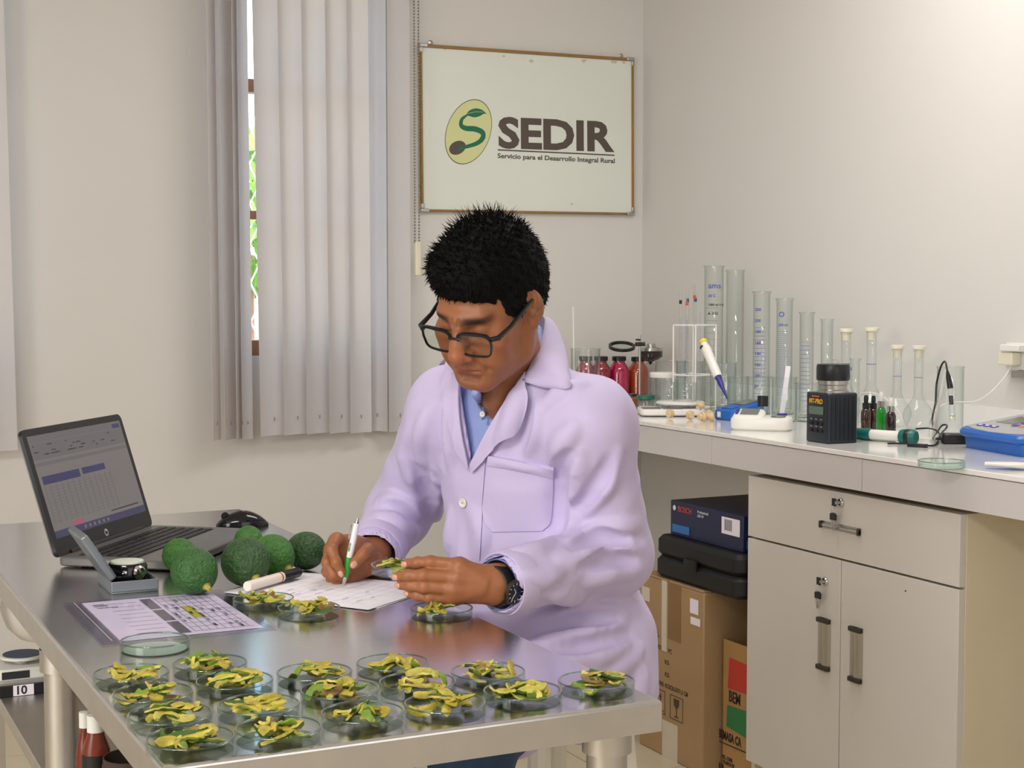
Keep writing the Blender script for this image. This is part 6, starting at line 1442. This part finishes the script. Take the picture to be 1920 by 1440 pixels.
Ts = Matrix.Translation((.0, 0, .0435)) @ Matrix.Rotation(-math.atan2(.026, .130), 4, 'Y'); MB().rbox((-.002, -.026, -.004), (.050, .026, .0022), .004, 2, Ts).build('display', 'lcd', e); MB().rbox((-.052, -.024, -.004), (-.018, .024, .0016), .004, 2, Ts).build('sample_plate', 'meter_blue', e); MB().box((-.0662, .008, .008), (-.0650, .022, .024)).build('sticker', 'paper', e)
q = onz(1428, 806, CT); e = empty('white_meter', 'white handheld refractometer lying at the counter edge', 'meter', (q.x, q.y, CT), math.radians(-45))
def pebble(x0, x1, y0, y1, zs_, ex=.5):
    m = MB(); rings = []
    for ins, z in zs_:
        rg = []
        for k in range(44):
            t = 2*PI*k/44; ca, sa = math.cos(t), math.sin(t); X_ = (x0+x1)/2+((x1-x0)/2-ins)*math.copysign(abs(ca)**ex, ca); Y_ = (y0+y1)/2+((y1-y0)/2-ins)*math.copysign(abs(sa)**ex, sa); u = (Y_-y0)/(y1-y0)
            rg.append((X_, Y_, z[0]+(z[1]-z[0])*u))
        rings.append(rg)
    return m.loft(rings)
pebble(-.082, .082, -.043, .043, ((.006, (0, 0)), (.001, (.006, .006)), (0, (.026, .030)), (.003, (.032, .036)), (.010, (.034, .039)))).build('body', 'meter_white', e)
pebble(-.080, .012, -.041, .043, ((.004, (.028, .032)), (.004, (.032, .050)), (.008, (.035, .056)), (.012, (.036, .058)))).build('display_hood', 'meter_white', e)
Th = Matrix.Translation((-.034, 0, .0475)) @ Matrix.Rotation(math.atan2(.022, .062), 4, 'X'); MB().rbox((-.022, -.020, -.003), (.026, .020, .0016), .003, 2, Th).build('display', 'lcd', e); MB().rbox((-.036, -.018, -.003), (-.028, .018, .0018), .002, 2, Th).build('button_strip', 'pip_blue', e)
MB().lathe([(.0001, .0372), (.017, .0372), (.020, .0395), (.0215, .034)], 26, Matrix.Translation((.045, 0, 0))).build('sample_well', 'lcd', e)
# grain moisture meter
q = onz(1541, 826, CT); a_m = math.atan2(*(onz(1552, 832, CT)-onz(1507, 825, CT)).yx); e = empty('moisture_meter', 'black grain moisture meter with a ribbed side and black screw cap', 'meter', onz(1552, 833, CT)+Vector((0, 0, 0)), a_m)
Wm, Dm, Hm = (onz(1552, 832, CT)-onz(1507, 825, CT)).length*.92, .088, .124    # local: X from -W to 0 along the display face, Y back
e.location.z = CT
mat('meter_navy', '#16202b', .38, bump=.08); mat('gold_print', '#d8a72c', .5); mat('lcd_green', '#5c7468', .2)
MB().rbox((-Wm, 0, 0), (0, Dm, Hm), .006, 3, ch=.003).build('body', 'meter_navy', e)
for k in range(6): MB().box((-.0005, .008+k*.013, .008), (.0012, .015+k*.013, Hm-.010)).build('grip_rib', 'black_plastic', e)
Tm = face_m((-Wm, -.0006, 0), (1, 0, 0), (0, 0, 1)); MB().rbox((Wm*.16, .070, 0), (Wm*.80, .090, .0012), .002, 2, Tm).build('display', 'lcd_green', e); text('lettering', 'MT-PRO', .0165, 'gold_print', e, Tm @ Matrix.Translation((Wm*.16, .097, .0002)), .0006, .0004, .95); MB().box((Wm*.28, .113, 0), (Wm*.62, .1165, .001), Tm).build('red_print', 'band_red', e)
for r__ in range(2):
    for c__ in range(3): MB().rbox((Wm*(.2+.22*c__), .030-.018*r__+.014, 0), (Wm*(.2+.22*c__)+.013, .038-.018*r__+.014, .0022), .002, 2, Tm).build('keypad_button', 'black_matte', e); MB().box((Wm*(.2+.22*c__)+.002, .043-.018*r__+.014, 0), (Wm*(.2+.22*c__)+.011, .0455-.018*r__+.014, .0009), Tm).build('key_legend', 'ink_grey', e)
cxm, cym = -Wm/2+.004, Dm/2; Tc_ = Matrix.Translation((cxm, cym, Hm)); zc1 = .030; rm = .037
MB().lathe([(rm*1.05, 0), (rm*1.05, .006), (rm*.95, .008), (rm*.95, .018), (rm*1.02, .020), (rm*1.02, zc1)], 36, Tc_).build('metal_neck', 'nickel', e); MB().lathe([(rm*1.08, zc1), (rm*1.12, zc1+.003), (rm*1.12, zc1+.034), (rm*1.06, zc1+.040), (.0001, zc1+.040)], 30, Tc_, False).build('screw_cap', 'black_plastic', e); MB().lathe([(.014, zc1+.040), (.014, zc1+.050), (.011, zc1+.051), (.0001, zc1+.049)], 20, Tc_).build('clear_knob', 'lab_glass', e)
# dropper bottles
mat('amber_glass', '#3f2110', .12, coat=.6); mat('green_glass', '#0f8a22', .12, coat=.6); mat('dark_glass', '#22100e', .12, coat=.6)
for px, X, top, m_, bulb, col, lab_ in ((1626, 2.66, 741, 'amber_glass', 'black_plastic', 'black_plastic', 'brown dropper bottle with a black bulb, left of the pair'), (1640, 2.69, 742, 'amber_glass', 'black_plastic', 'black_plastic', 'brown dropper bottle with a black bulb, right of the pair'), (1655, 2.64, 735, 'green_glass', 'white_plastic', 'nickel', 'bright green dropper bottle with a white bulb'), (1673, 2.62, 746, 'dark_glass', 'white_plastic', 'nickel', 'dark brown dropper bottle with a white bulb and silver collar')):
    x, y = at(px, X); h = hgt(px, top, X); r = .0135; e = empty('dropper_bottle', lab_, 'bottle', (x, y, CT), group='small dropper bottles')
    MB().lathe([(.0001, 0), (r-.001, 0), (r, .002), (r, h*.52), (r*.8, h*.60), (r*.55, h*.63), (r*.55, h*.66), (.0001, h*.66)], 22).build('bottle_body', m_, e); MB().lathe([(r*.72, h*.63), (r*.72, h*.78), (r*.5, h*.785), (.0001, h*.785)], 20).build('collar', col, e); MB().lathe([(r*.42, h*.78), (r*.45, h*.84), (r*.45, h*.95), (r*.3, h), (.0001, h)], 16).build('bulb', bulb, e)
# teal pocket tester and cables
mat('teal', '#0e6a62', .4); pA, pB = onz(1601, 824, CT), onz(1718, 832, CT); e = empty('pocket_tester', 'white pocket tester with teal ends lying before the dropper bottles', 'tester', (pA.x, pA.y, CT)); up = Vector((0, 0, .0155)); a_, b_ = up, pB-pA+up; b_.z = a_.z; T = axis_m(a_, b_); Lt = (b_-a_).length
MB().lathe([(.010, 0), (.0145, .006), (.0155, Lt*.28), (.0001, Lt*.28)], 24, T, False).build('end_cap', 'teal', e); MB().lathe([(.0001, 0), (.010, 0)], 24, T).build('end_face', 'teal', e); MB().lathe([(.013, Lt*.281), (.013, Lt*.76)], 24, T, True).build('barrel', 'white_plastic', e); MB().lathe([(.016, Lt*.75), (.019, Lt*.80), (.019, Lt*.96), (.015, Lt)], 24, T, True).build('grip_end', 'teal', e); MB().lathe([(.0195, Lt*.84), (.0198, Lt*.85), (.0198, Lt*.90), (.0195, Lt*.91)], 24, T).build('strap', 'black_plastic', e)
def cable(name, pts, r, m, label, cat='cable'): o = MB().tube(arc(pts, 8), r, 8).build(name, m); return tag(o, label, cat)
def cz(x, y, dz=.003): q = onz(x, y, CT); q.z += dz; return q
cable('black_cable', [cz(1664, 834), cz(1700, 834), cz(1740, 838), cz(1756, 834), cz(1764, 822, .012), onX(1774, 803, 2.50), onX(1775, 797, 2.52), onX(1766, 798, 2.52), onX(1756, 812, 2.50), cz(1748, 826)], .0022, 'black_plastic', 'black cable looping on the counter beside the pocket tester')
cable('tester_lanyard', [onX(1717, 804, 2.56), onX(1740, 803, 2.57), onX(1757, 808, 2.56), cz(1766, 822, .004), cz(1790, 826)], .002, 'black_plastic', 'black lanyard cord running from the tester toward the adapter')
q = onz(1766, 832, CT); e = empty('power_adapter', 'black power adapter block beside the blue bench meter', 'adapter', (q.x+.03, q.y-.01, CT), -YAW-.15); MB().rbox((-.030, -.02, 0), (.065, .025, .025), .006, 3, ch=.003).build('housing', 'black_plastic', e); MB().cyl((-.030, 0, .012), (-.045, 0, .012), .004, 10, .0025).build('strain_relief', 'black_plastic', e)
o = MB().rbox((0, 0, 0), (.08, .026, .014), .004, 2).build('plug_strip', 'black_plastic'); q = onz(1667, 831, CT); o.location = (q.x, q.y, CT); o.rotation_euler = (0, 0, -YAW-.6); o.location.z += .0; tag(o, 'flat black connector lying under the teal tester end', 'connector')
o.location = onz(1700, 838, CT); o.scale = (.6, .6, .6)
# electrode in its holder, beaker with flared rim
beaker(1784, 2.74, 687, .034, 'tall narrow beaker beside the electrode'); 
x, y = at(1752, 2.62); e = empty('electrode_stand', 'white electrode arm with a black-topped glass probe', 'probe', (x, y, CT))
MB().rbox((-.03, -.025, 0), (.03, .025, .008), .006, 2).build('stand_base', 'white_plastic', e); tp_ = onX(1774, 690, 2.62)-Vector((x, y, CT)); MB().tube([(-.0, 0, .008), tp_*.97], [.005, .0035], 8).build('arm', 'white_plastic', e)
pT, pM, pB_ = [onX(a, b, 2.605)-Vector((x, y, CT)) for a, b in ((1776, 694), (1782, 728), (1786, 790))]
MB().tube([pT, pT.lerp(pM, .35), pM], [.0025, .006, .0075], 12).build('probe_cap', 'black_plastic', e); MB().tube([pM, pB_], .0072, 12).build('probe_tube', 'lab_glass', e); k1, k2_ = pM.lerp(pB_, .22), pM.lerp(pB_, .5); MB().tube([k1, k2_], .0052, 10).build('probe_core', 'liquid_dark', e); k3, k4 = pM.lerp(pB_, .82), pM.lerp(pB_, .86); MB().tube([k3, k4], .0068, 10).build('probe_ring', 'cork', e)
cable('probe_cable', [pT+Vector((x, y, CT)), onX(1772, 678, 2.61), onX(1764, 688, 2.61), onX(1756, 720, 2.61), onX(1754, 755, 2.60), onX(1748, 785, 2.58), cz(1750, 812, .004)], .0025, 'black_plastic', 'black probe cable arching down to the counter')
# blue bench meter
f0, f1 = onz(1800, 838, CT), onz(1920, 859, CT); dm = (f1-f0).normalized(); am = math.atan2(dm.y, dm.x); e = empty('bench_meter', 'large blue bench meter with a grey keypad panel', 'meter', f0, am); e.location.z = CT
Wb_, Db_ = .255, .205; rings = []
for ins, sc2, zf_, zb_ in ((.010, 1, .0, .0), (.006, 1, .018, .022), (.006, 1, .026, .034), (-.006, 1, .032, .045), (-.008, 1, .042, .070), (-.002, 1, .048, .080)):
    rg = []; r = .02
    for cx, cy, a0 in ((Wb_-r, Db_-r, 0), (r, Db_-r, PI/2), (r, r, PI), (Wb_-r, r, 1.5*PI)):
        for t in range(5): a = a0+PI/2*t/4; X_, Y_ = cx+(r-ins)*math.cos(a), cy+(r-ins)*math.sin(a); rg.append((X_, Y_-.018*math.sin(PI*min(1, max(0, X_/Wb_)))*(1-Y_/Db_), zf_+(zb_-zf_)*Y_/Db_))
    rings.append(rg)
MB().loft(rings).build('body', 'meter_blue', e, angle=30)
mat('panel_grey', '#a9a9ac', .35); sl = math.atan2(.032, Db_); Tb_ = Matrix.Translation((0, 0, .0481)) @ Matrix.Rotation(sl, 4, 'X')
pm = MB(); pm.prism([(.012, .012), (.06, .0), (.128, -.006), (.196, .0), (Wb_-.012, .012), (Wb_-.008, Db_-.02), (.008, Db_-.02)], -.001, .0016, Tb_); pm.build('panel', 'panel_grey', e)
mat('lcd_olive', '#6c6f60', .2); MB().box((.036, .075, .0017), (.108, .145, .0026), Tb_).build('display', 'lcd_olive', e); text('lettering', 'pH meter', .008, 'print_blue', e, Tb_ @ Matrix.Translation((.03, .165, .0016)))
mat('key_violet', '#4a44a8', .4); mat('key_orange', '#e08468', .4)
for k in range(3): b_o = MB().rbox((.026+.028*k, .026, .0016), (.044+.028*k, .042, .0034), .003, 2, Tb_).build('keypad_button', 'key_violet', e); MB().box((.030+.028*k, .030, .0034), (.040+.028*k, .038, .0037), Tb_).build('button_mark', 'paper', b_o)
for r__ in range(3):
    for c__ in range(5): MB().rbox((.118+.025*c__, .060+.026*r__, .0016), (.138+.025*c__, .076+.026*r__, .0034), .003, 2, Tb_).build('keypad_button', 'key_orange' if c__ == 1 else 'key_violet', e)
# empty dish, scoop, wall socket with its cable
q = onz(1765, 877, CT); empty_dish(q.x, q.y, CT, 'empty glass petri dish on the counter edge')
q = onz(1891, 880, CT); e = empty('scoop', 'small white weighing scoop lying on the counter at the right', 'scoop', (q.x, q.y, CT), -YAW-.35); rings = []
for k in range(9):
    t = k/8; X_ = -.048+.088*t; wd_ = .008+.022*math.sin(PI*min(1, .08+t*.86))**.7*(.35+.65*t); rings.append([(X_, wd_*math.cos(a), .0125-.012*abs(math.sin(a))*(.5+.5*t)) for a in [PI+PI*j/10 for j in range(11)]]+[(X_, (wd_-.0015)*math.cos(a), .0137-.0115*abs(math.sin(a))*(.5+.5*t)) for a in [2*PI-PI*j/10 for j in range(11)]])
MB().loft(rings).build('bowl', 'white_plastic', e, angle=60)
w0 = onX(1907, 668, XW); e = empty('wall_socket', 'white wall socket with a cream plug-in charger at the right edge', 'socket', (XW, w0.y, w0.z)); MB().rbox((-.012, -.06, -.035), (0, .03, .035), .004, 2).build('plate', 'white_plastic', e, .002); 
MB().box((-.045, -.028, -.022), (-.012, .022, .012)).build('charger', 'cream_plastic', e, .003); MB().box((-.05, -.055, .014), (-.012, .012, .032)).build('second_plug', 'white_plastic', e, .003); MB().box((-.035, -.07, -.055), (-.0, -.015, -.036)).build('metal_clip', 'nickel', e, .002)
pq = [onX(1897, 683, 2.90), onX(1885, 705, 2.88), onX(1858, 735, 2.82), onX(1830, 752, 2.76), onX(1800, 754, 2.72), onX(1775, 757, 2.68), onX(1755, 768, 2.62), onX(1744, 788, 2.58), cz(1742, 818, .003)]
cable('charger_cable', pq, .0016, 'white_plastic', 'thin white cable drooping from the wall socket to the counter')
cable('thin_wire', [onX(1581, 780, 2.60), onX(1590, 752, 2.62), onX(1606, 740, 2.64), onX(1628, 736, 2.68), onX(1650, 741, 2.70), onX(1680, 765, 2.70), onX(1694, 790, 2.66)], .0011, 'white_plastic', 'thin clear wire arching behind the dropper bottles')
